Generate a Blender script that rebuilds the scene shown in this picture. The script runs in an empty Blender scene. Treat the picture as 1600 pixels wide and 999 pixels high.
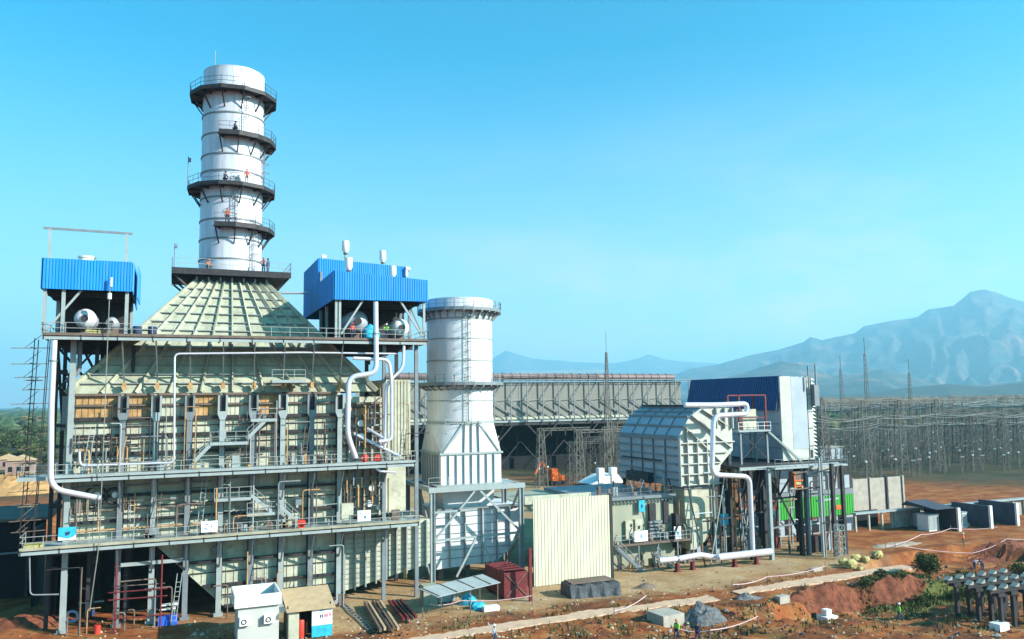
import bpy, math, random
from mathutils import Vector, Matrix, noise
R = math.radians
random.seed(7)
S = bpy.context.scene
COL = S.collection

# ------------------------------------------------------------------ camera
H = 22.0; F = 1244.0
YAW = R(67); PIT = math.atan2(125.5, 1244); ROLL = R(0.78)
fw = Vector((math.cos(YAW)*math.cos(PIT), math.sin(YAW)*math.cos(PIT), math.sin(PIT)))
r0 = Vector((math.sin(YAW), -math.cos(YAW), 0)); u0 = r0.cross(fw)
rt = math.cos(ROLL)*r0 - math.sin(ROLL)*u0
up = math.sin(ROLL)*r0 + math.cos(ROLL)*u0
cd = bpy.data.cameras.new('camera'); cam = bpy.data.objects.new('camera', cd); COL.objects.link(cam)
cam.matrix_world = Matrix(((rt.x, up.x, -fw.x, 0), (rt.y, up.y, -fw.y, 0), (rt.z, up.z, -fw.z, H), (0, 0, 0, 1)))
cd.sensor_width = 36; cd.lens = F/1600*36; cd.clip_start = 0.5; cd.clip_end = 60000
S.camera = cam

def ray(px, py): return fw + rt*((px-800)/F) + up*((499.5-py)/F)
def at(px, py, X=None, Y=None, Z=0.0):
    """a point of the place seen at a pixel of the photo, on the plane X, Y or Z = const"""
    d = ray(px, py)
    t = X/d.x if X is not None else Y/d.y if Y is not None else (Z-H)/d.z
    return Vector((t*d.x, t*d.y, H+t*d.z))

# ------------------------------------------------------------------ light
SUN = Vector((0.74, -0.67, 0)).normalized()*math.cos(R(27)) + Vector((0, 0, math.sin(R(27))))
W = bpy.data.worlds.new('World'); S.world = W; W.use_nodes = True
wn = W.node_tree; bg = wn.nodes['Background']
sky = wn.nodes.new('ShaderNodeTexSky'); sky.sky_type = 'NISHITA'; sky.sun_disc = False
sky.sun_elevation = R(27); sky.sun_rotation = math.atan2(SUN.x, SUN.y)
sky.air_density = 1.0; sky.dust_density = 1.0; sky.ozone_density = 2.0
tint = wn.nodes.new('ShaderNodeMix'); tint.data_type = 'RGBA'; tint.blend_type = 'MULTIPLY'
tint.inputs[0].default_value = 1.0; tint.inputs[7].default_value = (0.13, 2.28, 2.55, 1)
wn.links.new(sky.outputs[0], tint.inputs[6]); 
wtc = wn.nodes.new('ShaderNodeTexCoord'); wsp = wn.nodes.new('ShaderNodeSeparateXYZ'); wn.links.new(wtc.outputs['Generated'], wsp.inputs[0])
def wmath(op, a, b=None, clamp=False):
    x = wn.nodes.new('ShaderNodeMath'); x.operation = op; x.use_clamp = clamp
    for i, q in enumerate((a, b)):
        if q is None: continue
        if isinstance(q, (int, float)): x.inputs[i].default_value = q
        else: wn.links.new(q, x.inputs[i])
    return x.outputs[0]
low = wmath('POWER', wmath('SUBTRACT', 1.0, wmath('DIVIDE', wsp.outputs[2], 0.42, True), True), 1.6)
wmp = wn.nodes.new('ShaderNodeMapping'); wmp.inputs['Scale'].default_value = (1.0, 1.0, 3.2); wn.links.new(wtc.outputs['Generated'], wmp.inputs[0])
wno = wn.nodes.new('ShaderNodeTexNoise'); wno.inputs['Scale'].default_value = 3.4; wno.inputs['Detail'].default_value = 9; wno.inputs['Roughness'].default_value = 0.62
wn.links.new(wmp.outputs[0], wno.inputs['Vector'])
cl = wmath('MULTIPLY', wmath('SUBTRACT', wno.outputs[0], 0.46, True), 3.0, True)
side = wmath('MULTIPLY', wmath('ADD', wsp.outputs[0], 0.15, True), 1.2, True)    # the veil lies to the east
fac = wmath('ADD', wmath('MULTIPLY', low, 0.80), wmath('MULTIPLY', wmath('MULTIPLY', cl, low), wmath('MULTIPLY', side, 1.1)), True)
wmx = wn.nodes.new('ShaderNodeMix'); wmx.data_type = 'RGBA'; wn.links.new(fac, wmx.inputs[0]); wn.links.new(tint.outputs[2], wmx.inputs[6])
wmx.inputs[7].default_value = (11.0, 10.0, 9.6, 1); wn.links.new(wmx.outputs[2], bg.inputs[0])
bg.inputs[1].default_value = 0.05
sd = bpy.data.lights.new('sun', 'SUN'); sd.energy = 5.0; sd.angle = R(0.5); sd.color = (1, 0.95, 0.86)
so = bpy.data.objects.new('sun', sd); COL.objects.link(so)
so.rotation_euler = SUN.to_track_quat('Z', 'Y').to_euler()
S.view_settings.view_transform = 'Standard'; S.view_settings.look = 'None'
S.view_settings.gamma = 1; S.view_settings.use_curve_mapping = False
S.view_settings.exposure = 1.0
S.cycles.volume_bounces = 2; S.cycles.diffuse_bounces = 1

# ------------------------------------------------------------------ materials
MC = {}
def mat(name, col, rough=0.6, metal=0.0, var=0.18, scale=0.6, streak=False, dirt=None, dirt_amt=0.5, spec=0.4):
    if name in MC: return MC[name]
    m = bpy.data.materials.new(name); m.use_nodes = True; nt = m.node_tree; N = nt.nodes; L = nt.links
    b = N['Principled BSDF']; b.inputs['Roughness'].default_value = rough; b.inputs['Metallic'].default_value = metal
    b.inputs['Specular IOR Level'].default_value = spec
    tc = N.new('ShaderNodeTexCoord'); mp = N.new('ShaderNodeMapping'); L.new(tc.outputs['Object'], mp.inputs[0])
    if streak: mp.inputs['Scale'].default_value = (3.0, 3.0, 0.25)
    n1 = N.new('ShaderNodeTexNoise'); n1.inputs['Scale'].default_value = scale; n1.inputs['Detail'].default_value = 6
    L.new(mp.outputs[0], n1.inputs['Vector'])
    rp = N.new('ShaderNodeValToRGB'); e = rp.color_ramp.elements
    e[0].position = 0.3; e[1].position = 0.7
    e[0].color = tuple(c*(1-var) for c in col)+(1,); e[1].color = tuple(min(1, c*(1+var*0.6)) for c in col)+(1,)
    L.new(n1.outputs[0], rp.inputs[0]); out = rp.outputs[0]
    if dirt:
        n2 = N.new('ShaderNodeTexNoise'); n2.inputs['Scale'].default_value = scale*2.7; n2.inputs['Detail'].default_value = 8
        n2.inputs['Roughness'].default_value = 0.65
        L.new(mp.outputs[0], n2.inputs['Vector'])
        if name == 'mountain_rock': n2.inputs['Scale'].default_value = 0.0042; n1.inputs['Scale'].default_value = 0.003; n1.inputs['Detail'].default_value = 10
        r2 = N.new('ShaderNodeValToRGB'); r2.color_ramp.elements[0].position = 0.50; r2.color_ramp.elements[1].position = 0.72
        r2.color_ramp.elements[1].color = (dirt_amt,)*3+(1,)
        L.new(n2.outputs[0], r2.inputs[0])
        mx = N.new('ShaderNodeMix'); mx.data_type = 'RGBA'
        L.new(r2.outputs[0], mx.inputs[0]); L.new(out, mx.inputs[6]); mx.inputs[7].default_value = tuple(dirt)+(1,)
        out = mx.outputs[2]
    L.new(out, b.inputs['Base Color']); MC[name] = m
    if name in ('red_spoil', 'tan_spoil', 'gravel', 'ash_heap', 'concrete', 'yellow_sack', 'mountain_rock', 'black_tarp', 'dark_precast'):
        bp = N.new('ShaderNodeBump'); nb = N.new('ShaderNodeTexNoise'); nb.inputs['Detail'].default_value = 9; nb.inputs['Roughness'].default_value = 0.7
        nb.inputs['Scale'].default_value = 0.006 if name == 'mountain_rock' else 2.6; bp.inputs['Distance'].default_value = 60 if name == 'mountain_rock' else 0.22
        bp.inputs['Strength'].default_value = 0.9 if name not in ('concrete', 'dark_precast') else .15
        L.new(tc.outputs['Object'], nb.inputs['Vector']); L.new(nb.outputs[0], bp.inputs['Height']); L.new(bp.outputs[0], b.inputs['Normal'])
    return m
ALU = mat('aluminium_cladding', (0.66, 0.65, 0.71), 0.42, 0.12, 0.16, 0.5, True, (0.38, 0.36, 0.44), 0.65)
ALUB = mat('bright_cladding', (0.76, 0.76, 0.78), 0.4, 0.15, 0.12, 0.4, True, (0.5, 0.49, 0.5), 0.4)
CREAM = mat('cream_panel', (0.52, 0.51, 0.39), 0.6, 0, 0.20, 0.5, False, (0.26, 0.21, 0.14), 0.75)
HOODM = mat('hood_plate', (0.40, 0.41, 0.30), 0.6, 0, 0.25, 0.6, False, (0.2, 0.17, 0.11), 0.75)
RUST = mat('rusty_panel', (0.48, 0.26, 0.10), 0.8, 0, 0.35, 1.2, False, (0.62, 0.5, 0.3), 0.6)
STEEL = mat('grey_steel', (0.20, 0.23, 0.25), 0.5, 0.1, 0.15, 1.2, False, (0.2, 0.13, 0.08), 0.4)
LSTEEL = mat('light_steel', (0.34, 0.39, 0.39), 0.45, 0.1, 0.12, 1.0, False, (0.3, 0.24, 0.18), 0.35)
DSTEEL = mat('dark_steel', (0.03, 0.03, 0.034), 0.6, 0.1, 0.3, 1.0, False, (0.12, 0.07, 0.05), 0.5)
MSTEEL = mat('brown_steel', (0.15, 0.11, 0.09), 0.7, 0, 0.3, 1.0, False, (0.28, 0.14, 0.07), 0.6)
RAILM = mat('rail_paint', (0.34, 0.35, 0.33), 0.5, 0.1, 0.1, 1.0)
DRAIL = mat('dark_rail', (0.10, 0.10, 0.11), 0.5, 0.1, 0.1, 1.0)
BLUE = mat('blue_cladding', (0.012, 0.27, 0.74), 0.55, 0.0, 0.14, 0.3, True, (0.10, 0.32, 0.62), 0.4)
DBLUE = mat('dark_blue_cladding', (0.018, 0.06, 0.19), 0.5, 0.0, 0.15, 0.4)
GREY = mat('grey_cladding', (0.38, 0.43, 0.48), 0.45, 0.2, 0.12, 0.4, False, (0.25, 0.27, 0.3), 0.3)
PIPE = mat('silver_pipe', (0.80, 0.78, 0.86), 0.28, 0.45, 0.06, 0.8)
WALLM = mat('cream_sheet', (0.68, 0.64, 0.46), 0.55, 0, 0.10, 0.35, True, (0.5, 0.44, 0.3), 0.4)
CONC = mat('concrete', (0.42, 0.38, 0.32), 0.85, 0, 0.2, 0.8, False, (0.22, 0.18, 0.14), 0.5)
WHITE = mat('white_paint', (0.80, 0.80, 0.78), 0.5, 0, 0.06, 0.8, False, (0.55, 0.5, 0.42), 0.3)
RED = mat('red_paint', (0.65, 0.05, 0.03), 0.5)
ORANGE = mat('orange_paint', (0.75, 0.14, 0.02), 0.5)
MAROON = mat('maroon_paint', (0.15, 0.016, 0.022), 0.6, 0, 0.2, 1, False, (0.35, 0.1, 0.06), 0.4)
CYAN = mat('cyan_cloth', (0.03, 0.42, 0.62), 0.8, 0, 0.3, 2)
GREEN = mat('green_sheet', (0.035, 0.34, 0.035), 0.6, 0, 0.1, 0.5)
BLACK = mat('black_void', (0.01, 0.01, 0.012), 0.9)
TARP = mat('black_tarp', (0.07, 0.08, 0.09), 0.5, 0, 0.4, 1.5)
TAN = mat('tan_board', (0.50, 0.35, 0.20), 0.8, 0, 0.15, 1.5, False, (0.35, 0.24, 0.14), 0.4)
WOOD = mat('timber', (0.30, 0.20, 0.11), 0.8, 0, 0.4, 2)
YEL = mat('yellow_sack', (0.52, 0.44, 0.17), 0.8, 0, 0.2, 2)
BROWNP = mat('brown_duct', (0.20, 0.14, 0.13), 0.55, 0.1, 0.25, 0.3)
ACCM = mat('weathered_wall', (0.24, 0.23, 0.20), 0.8, 0, 0.15, 0.08, False, (0.22, 0.2, 0.16), 0.5)
GRAVEL = mat('gravel', (0.16, 0.16, 0.16), 0.9, 0, 0.6, 3)
LEAF = mat('leaf', (0.055, 0.085, 0.025), 0.8, 0, 0.5, 0.5, spec=0.2)
LEAF2 = mat('dry_leaf', (0.12, 0.13, 0.04), 0.8, 0, 0.5, 0.5, spec=0.2)
BARK = mat('bark', (0.09, 0.06, 0.04), 0.9)
PORC = mat('porcelain', (0.16, 0.11, 0.09), 0.3, 0, 0.2, 1)
SKIN = mat('skin', (0.22, 0.11, 0.06), 0.6)
KHAKI = mat('khaki_cloth', (0.20, 0.17, 0.12), 0.9)
NAVY = mat('navy_cloth', (0.03, 0.05, 0.12), 0.9)
HIVIS = mat('high_visibility_cloth', (0.25, 0.75, 0.08), 0.7)
ORCL = mat('orange_cloth', (0.75, 0.16, 0.04), 0.8)
PINK = mat('faded_tape', (0.62, 0.42, 0.42), 0.8)
WIRE = mat('wire', (0.30, 0.30, 0.27), 0.4, 0.3)
GALV = mat('galvanised_lattice', (0.15, 0.14, 0.12), 0.5, 0.1, 0.3, 0.5)

# ------------------------------------------------------------------ mesh builder
class MB:
    def __init__(s): s.v = []; s.f = []; s.mi = []; s.sm = []; s.m = []; s.cur = 0; s.smooth = False
    def use(s, m):
        if m not in s.m: s.m.append(m)
        s.cur = s.m.index(m); return s
    def face(s, idx): s.f.append(tuple(idx)); s.mi.append(s.cur); s.sm.append(s.smooth)
    def add(s, vs, fs):
        o = len(s.v); s.v += [tuple(p) for p in vs]
        for f in fs: s.face([o+i for i in f])
        return s
    def box(s, x0, y0, z0, x1, y1, z1):
        x0, x1 = min(x0, x1), max(x0, x1); y0, y1 = min(y0, y1), max(y0, y1); z0, z1 = min(z0, z1), max(z0, z1)
        return s.add([(x0,y0,z0),(x1,y0,z0),(x1,y1,z0),(x0,y1,z0),(x0,y0,z1),(x1,y0,z1),(x1,y1,z1),(x0,y1,z1)],
                     [(3,2,1,0),(4,5,6,7),(0,1,5,4),(1,2,6,5),(2,3,7,6),(3,0,4,7)])
    def beam(s, p, q, w, h=None):
        p = Vector(p); q = Vector(q); h = h or w; d = q-p
        if d.length < 1e-5: return s
        d.normalize(); a = Vector((0, 0, 1)) if abs(d.z) < 0.95 else Vector((0, 1, 0))
        x = d.cross(a).normalized()*w/2; y = x.cross(d).normalized()*h/2
        vs = [p-x-y, p+x-y, p+x+y, p-x+y, q-x-y, q+x-y, q+x+y, q-x+y]
        return s.add(vs, [(3,2,1,0),(4,5,6,7),(0,1,5,4),(1,2,6,5),(2,3,7,6),(3,0,4,7)])
    def tube(s, pts, r, n=10, caps=True):
        P = [Vector(p) for p in pts]; k = len(P); rings = []
        if not isinstance(r, (list, tuple)): r = [r]*k
        d0 = (P[1]-P[0]).normalized(); a = Vector((0, 0, 1)) if abs(d0.z) < 0.9 else Vector((0, 1, 0))
        x = d0.cross(a).normalized()
        for i in range(k):
            if i == 0: d = d0
            elif i == k-1: d = (P[-1]-P[-2]).normalized()
            else:
                d = ((P[i]-P[i-1]).normalized()+(P[i+1]-P[i]).normalized())
                d = d.normalized() if d.length > 1e-4 else (P[i]-P[i-1]).normalized()
            x = (x-d*x.dot(d)).normalized(); y = d.cross(x)
            rings.append([P[i]+x*r[i]*math.cos(2*math.pi*j/n)+y*r[i]*math.sin(2*math.pi*j/n) for j in range(n)])
        sm = s.smooth; s.smooth = n > 5; o = len(s.v)
        for g in rings: s.v += [tuple(p) for p in g]
        for i in range(k-1):
            for j in range(n):
                s.face([o+i*n+j, o+i*n+(j+1) % n, o+(i+1)*n+(j+1) % n, o+(i+1)*n+j])
        s.smooth = False
        if caps: s.add(rings[0], [tuple(reversed(range(n)))]); s.add(rings[-1], [tuple(range(n))])
        s.smooth = sm; return s
    def prism(s, poly, axis, a, b):
        """poly of 2-D points in the plane normal to axis, extruded a..b"""
        n = len(poly)
        def P(u, w, t): return (t, u, w) if axis == 'x' else (u, t, w) if axis == 'y' else (u, w, t)
        return s.add([P(u, w, a) for u, w in poly]+[P(u, w, b) for u, w in poly],
                     [tuple(range(n)), tuple(reversed(range(n, 2*n)))]+[(i, i+n, (i+1) % n+n, (i+1) % n) for i in range(n)])
    def ring(s, cx, cy, r0, r1, z0, z1, a0=0, a1=2*math.pi, n=32):
        full = abs(a1-a0-2*math.pi) < 1e-3; k = n if full else n+1
        vs = []
        for i in range(k):
            a = a0+(a1-a0)*i/n; c, t = math.cos(a), math.sin(a)
            vs += [(cx+r0*c, cy+r0*t, z0), (cx+r1*c, cy+r1*t, z0), (cx+r1*c, cy+r1*t, z1), (cx+r0*c, cy+r0*t, z1)]
        fs = []
        for i in range(n):
            j = (i+1) % k
            for q in range(4): fs.append((i*4+q, i*4+(q+1) % 4, j*4+(q+1) % 4, j*4+q))
        if not full: fs += [(0, 1, 2, 3), (n*4+3, n*4+2, n*4+1, n*4)]
        return s.add(vs, fs)
    def corr(s, p0, p1, z0, z1, pitch=0.27, d=0.06, th=0.05):
        """corrugated sheet between two plan points, z0/z1 single heights or (start,end)"""
        p0 = Vector(p0); p1 = Vector(p1); L = (p1-p0).length; t = (p1-p0)/L; nn = Vector((t.y, -t.x))
        k = max(1, int(L/pitch)); P = []
        for i in range(k):
            for u, o in ((0, 0), (0.3, 0), (0.4, d), (0.9, d)): P.append(((i+u)*L/k, o))
        P.append((L, 0)); n = len(P)
        za = z0 if isinstance(z0, tuple) else (z0, z0); zb = z1 if isinstance(z1, tuple) else (z1, z1)
        vs = []
        for u, o in P:
            b = p0+t*u+nn*o; c = p0+t*u-nn*th; f = u/L
            lo = za[0]+(za[1]-za[0])*f; hi = zb[0]+(zb[1]-zb[0])*f
            vs += [(b.x, b.y, lo), (b.x, b.y, hi), (c.x, c.y, hi), (c.x, c.y, lo)]
        fs = [(i*4+q, i*4+(q+1) % 4, i*4+4+(q+1) % 4, i*4+4+q) for i in range(n-1) for q in range(4)]
        return s.add(vs, fs+[(0, 3, 2, 1), ((n-1)*4, (n-1)*4+1, (n-1)*4+2, (n-1)*4+3)])
    def build(s, name, m=None, parent=None, loc=None):
        o3 = Vector(loc) if loc is not None else Vector((0, 0, 0))
        if parent is not None: o3 = root_loc(parent)
        me = bpy.data.meshes.new(name)
        me.from_pydata([(x-o3.x, y-o3.y, z-o3.z) for x, y, z in s.v], [], s.f)
        mats = s.m if s.m else [m]
        for q in mats: me.materials.append(q)
        if s.m: me.polygons.foreach_set('material_index', s.mi)
        me.polygons.foreach_set('use_smooth', s.sm); me.update()
        o = bpy.data.objects.new(name, me); COL.objects.link(o)
        if parent is not None: o.parent = parent
        else: o.location = o3
        return o
def root_loc(o):
    v = Vector((0, 0, 0))
    while o is not None: v += o.location; o = o.parent
    return v
def tag(o, label=None, cat=None, group=None, kind=None):
    if label: o['label'] = label
    if cat: o['category'] = cat
    if group: o['group'] = group
    if kind: o['kind'] = kind
    return o
def thing(name, label, cat, loc=(0, 0, 0), group=None):
    o = bpy.data.objects.new(name, None); COL.objects.link(o); o.location = loc; o.empty_display_size = 0.2
    return tag(o, label, cat, group)
def single(mb, name, m, label, cat, loc=(0, 0, 0), group=None):
    return tag(mb.build(name, m, None, loc), label, cat, group)
def dup(o, parent=None, label=None):
    c = o.copy(); COL.objects.link(c); c.parent = parent
    for ch in list(o.children): dup(ch, c)
    if label: c['label'] = label
    return c
def arc(pts, rad, n=4):
    P = [Vector(p) for p in pts]; out = [P[0]]
    for i in range(1, len(P)-1):
        a = (P[i-1]-P[i]); b = (P[i+1]-P[i]); r = min(rad, a.length*0.45, b.length*0.45)
        a = P[i]+a.normalized()*r; b = P[i]+b.normalized()*r
        for k in range(n+1):
            t = k/n; out.append(a*(1-t)**2+P[i]*2*t*(1-t)+b*t*t)
    return out+[P[-1]]
def rail(mb, pts, h=1.1, step=1.9, r=0.055):
    P = [Vector(p) for p in pts]
    for a, b in zip(P, P[1:]):
        L = (b-a).length; k = max(1, round(L/step))
        for i in range(k+1):
            q = a.lerp(b, i/k); mb.beam(q, q+Vector((0, 0, h)), r)
        for z in (h, h*0.52): mb.beam(a+Vector((0, 0, z)), b+Vector((0, 0, z)), r*0.9)
    return mb
def lattice(mb, p, w0, w1, h, panels, t=0.09, t2=0.055):
    x, y, z = p
    def c(k, f):
        w = (w0+(w1-w0)*f)/2; sx, sy = ((-1, -1), (1, -1), (1, 1), (-1, 1))[k]
        return (x+sx*w, y+sy*w, z+h*f)
    for k in range(4): mb.beam(c(k, 0), c(k, 1), t)
    for i in range(panels):
        f0, f1 = i/panels, (i+1)/panels
        for k in range(4):
            j = (k+1) % 4; mb.beam(c(k, f1), c(j, f1), t2)
            if i % 2: mb.beam(c(k, f0), c(j, f1), t2)
            else: mb.beam(c(j, f0), c(k, f1), t2)
    return mb

# ------------------------------------------------------------------ ground
def sstep(a, b, x):
    t = max(0.0, min(1.0, (x-a)/(b-a))); return t*t*(3-2*t)
def nz(x, y, s): return noise.noise(Vector((x*s, y*s, 3.7)))
PITC = at(1400, 950); PATH = [at(600, 1012), at(712, 992), at(960, 955), at(1100, 938), at(1180, 922), at(1340, 898), at(1420, 886)]
def path_y(x):
    if x <= PATH[0].x: return PATH[0].y
    for a, b in zip(PATH, PATH[1:]):
        if a.x <= x <= b.x: return a.y+(b.y-a.y)*(x-a.x)/(b.x-a.x)
    return PATH[-1].y
def gh(x, y):
    z = 0.0
    near = sstep(79, 70, y-0.02*x)
    z += near*(0.30*nz(x, y, 0.11)+0.30*nz(x, y, 0.33)+0.26*nz(x, y, 0.9)+.12*nz(x, y, 1.9))
    if y > 79: z += 0.05*nz(x, y, 0.4)
    # excavation at the lower right
    py_ = path_y(x)
    d = ((x-72)/17)**2+((y-66.5)/4.6)**2
    z -= 2.1*sstep(1.25, 0.75, d+0.25*nz(x, y, 0.35))
    d = ((x-97)/14)**2+((y-78)/5.0)**2
    z -= 1.6*sstep(1.2, 0.8, d+0.25*nz(x, y, 0.4))
    z += 0.35*math.exp(-((x-104)/9)**2-((y-83.5)/1.8)**2)*(1+nz(x, y, 0.7))
    # keep the path strip level
    if 15 < x < 92: z *= sstep(0.8, 2.2, abs(y-py_))
    # spoil heaps beyond the left end of the boiler
    z += 3.5*math.exp(-((x+30)/14)**2-((y-165)/16)**2)*(1+0.8*nz(x, y, 0.15))
    z += .5*math.exp(-((x+16)/5)**2-((y-96)/4)**2)*(1+1.2*nz(x, y, 0.4))
    far = math.hypot(x, y)
    if far > 350: z += sstep(350, 3000, far)*14*(nz(x, y, 0.0012)+0.3*nz(x, y, 0.005))-sstep(350, 3000, far)*4
    return z
def G(px, py):
    z = 0.0
    for _ in range(12):
        p = at(px, py, Z=z); z = 0.6*gh(p.x, p.y)+0.4*z
    return Vector((p.x, p.y, gh(p.x, p.y)))
def axis_pts(lo, hi, st, far, g=1.22):
    a = [lo+(hi-lo)*i/int((hi-lo)/st) for i in range(int((hi-lo)/st)+1)]
    s = st; x = hi
    while x < far: s *= g; x += s; a.append(x)
    s = st; x = lo; b = []
    while x > -far: s *= g; x -= s; b.append(x)
    return list(reversed(b))+a
G_OFF = G(1462, 924)
def ground_material():
    m = bpy.data.materials.new('earth'); m.use_nodes = True; nt = m.node_tree; N = nt.nodes; L = nt.links
    b = N['Principled BSDF']; b.inputs['Roughness'].default_value = 0.95; b.inputs['Specular IOR Level'].default_value = 0.1
    tc = N.new('ShaderNodeTexCoord'); sp = N.new('ShaderNodeSeparateXYZ'); L.new(tc.outputs['Object'], sp.inputs[0])
    def noi(s, d=8, r=0.6):
        n = N.new('ShaderNodeTexNoise'); n.inputs['Scale'].default_value = s; n.inputs['Detail'].default_value = d
        n.inputs['Roughness'].default_value = r; L.new(tc.outputs['Object'], n.inputs['Vector']); return n.outputs[0]
    def ramp(i, stops):
        r = N.new('ShaderNodeValToRGB'); L.new(i, r.inputs[0]); e = r.color_ramp.elements
        while len(e) < len(stops): e.new(0.5)
        for k, (p, c) in enumerate(stops): e[k].position = p; e[k].color = (tuple(c)+(1,)) if isinstance(c, tuple) else (c, c, c, 1)
        return r.outputs[0]
    def mix(f, a, c):
        x = N.new('ShaderNodeMix'); x.data_type = 'RGBA'; L.new(f, x.inputs[0]); L.new(a, x.inputs[6]); L.new(c, x.inputs[7]); return x.outputs[2]
    def math_(op, a, c=None, d=None):
        x = N.new('ShaderNodeMath'); x.operation = op; x.use_clamp = False
        for i, q in enumerate((a, c, d)):
            if q is None: continue
            if isinstance(q, (int, float)): x.inputs[i].default_value = q
            else: L.new(q, x.inputs[i])
        return x.outputs[0]
    def mr(v, a, c):
        x = N.new('ShaderNodeMapRange'); L.new(v, x.inputs[0]); x.inputs[1].default_value = a; x.inputs[2].default_value = c; return x.outputs[0]
    red = ramp(noi(0.35), [(0.25, (0.14, 0.035, 0.015)), (0.45, (0.34, 0.10, 0.032)), (0.60, (0.46, 0.18, 0.06)), (0.78, (0.55, 0.32, 0.16))])
    tan = ramp(noi(0.25), [(0.3, (0.42, 0.24, 0.10)), (0.55, (0.54, 0.37, 0.20)), (0.75, (0.58, 0.46, 0.31))])
    scrub = ramp(noi(0.03, 10, 0.7), [(0.3, (0.03, 0.035, 0.02)), (0.5, (0.06, 0.06, 0.035)), (0.62, (0.11, 0.085, 0.05)), (0.75, (0.24, 0.13, 0.07))])
    clod = ramp(noi(2.2, 9, 0.75), [(0.35, 0.0), (0.62, 1.0)])
    dark = ramp(noi(0.5, 6), [(0.0, (0.06, 0.022, 0.014)), (1.0, (0.15, 0.065, 0.035))])
    wob = math_('MULTIPLY', math_('SUBTRACT', noi(0.12, 5), 0.5), 14.0)
    yy = math_('ADD', math_('SUBTRACT', sp.outputs[1], math_('MULTIPLY', sp.outputs[0], 0.03)), wob)
    f_tan = mr(yy, 76.0, 80.0)
    c = mix(f_tan, red, tan)
    # past the site's right edge the earth is red again
    f_r = mr(math_('ADD', sp.outputs[0], wob), 84.0, 92.0); c = mix(f_r, c, red)
    f_w = mr(math_('SUBTRACT', 0.0, math_('ADD', sp.outputs[0], wob)), -8.0, -1.0); c = mix(f_w, c, red)
    sparse = math_('MULTIPLY', clod, 0.45)
    dk = ramp(noi(0.16, 9, 0.7), [(0.47, 0.0), (0.58, 0.85)]); c = mix(math_('MULTIPLY', dk, math_('SUBTRACT', 1.0, math_('MULTIPLY', f_tan, 0.75))), c, dark)
    c = mix(sparse, c, dark)
    grass = ramp(noi(0.22, 8, 0.7), [(0.56, 0.0), (0.68, 0.65)])
    gcol = ramp(noi(3.0), [(0.2, (0.07, 0.09, 0.02)), (0.8, (0.22, 0.20, 0.07))])
    gm = math_('MULTIPLY', grass, math_('SUBTRACT', 1.0, mr(yy, 74.0, 78.0)))
    c = mix(gm, c, gcol)
    ln = N.new('ShaderNodeVectorMath'); ln.operation = 'LENGTH'; L.new(tc.outputs['Object'], ln.inputs[0])
    GP = G_OFF
    dx = math_('DIVIDE', math_('SUBTRACT', sp.outputs[0], GP[0]), 9.0); dy = math_('DIVIDE', math_('SUBTRACT', sp.outputs[1], GP[1]), 3.2)
    rr_ = math_('ADD', math_('ADD', math_('MULTIPLY', dx, dx), math_('MULTIPLY', dy, dy)), math_('MULTIPLY', math_('SUBTRACT', noi(.5, 6), .5), 2.2))
    c = mix(math_('SUBTRACT', 1.0, mr(rr_, .6, 1.2)), c, gcol)
    f_far = mr(math_('ADD', ln.outputs['Value'], math_('MULTIPLY', wob, 3.0)), 212.0, 240.0); c = mix(f_far, c, scrub)
    L.new(c, b.inputs['Base Color'])
    bp = N.new('ShaderNodeBump'); bp.inputs['Strength'].default_value = 0.6; bp.inputs['Distance'].default_value = 0.12
    L.new(noi(3.5, 9, 0.7), bp.inputs['Height']); L.new(bp.outputs[0], b.inputs['Normal'])
    return m
xs = axis_pts(-24, 140, 0.62, 16000); ys = axis_pts(54, 106, 0.5, 16000)
vs = [(x, y, gh(x, y)) for y in ys for x in xs]; nx = len(xs)
fs = [(j*nx+i, j*nx+i+1, (j+1)*nx+i+1, (j+1)*nx+i) for j in range(len(ys)-1) for i in range(nx-1)]
me = bpy.data.meshes.new('ground'); me.from_pydata(vs, [], fs); me.materials.append(ground_material())
me.polygons.foreach_set('use_smooth', [True]*len(fs))
gr = bpy.data.objects.new('ground', me); COL.objects.link(gr); tag(gr, kind='structure')

# footpath: a pale slab strip along the trench
STRIP = mat('pale_slab', (0.60, 0.40, 0.27), 0.9, 0, 0.15, 0.6, False, (0.45, 0.22, 0.1), 0.5)
mb = MB(); prev = None
for i in range(260):
    if 139 < i < 152: prev = None; continue
    x = PATH[0].x+(PATH[-1].x-PATH[0].x)*i/259; y = path_y(x)+.25*nz(x, 1, .3)
    w = 1.0+.35*nz(x, 9, .5)+.3*nz(x, 4, 1.7)
    cur = [(x, y-w, 0.10+0.02*math.sin(i)), (x, y+w, 0.10), (x, y+w+0.1, -0.3), (x, y-w-0.1, -0.3)]
    if prev: o = len(mb.v); mb.v += prev+cur; [mb.face([o+q, o+(q+1) % 4, o+4+(q+1) % 4, o+4+q]) for q in range(4)]
    prev = cur
tag(mb.build('path', STRIP), kind='structure')

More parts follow.
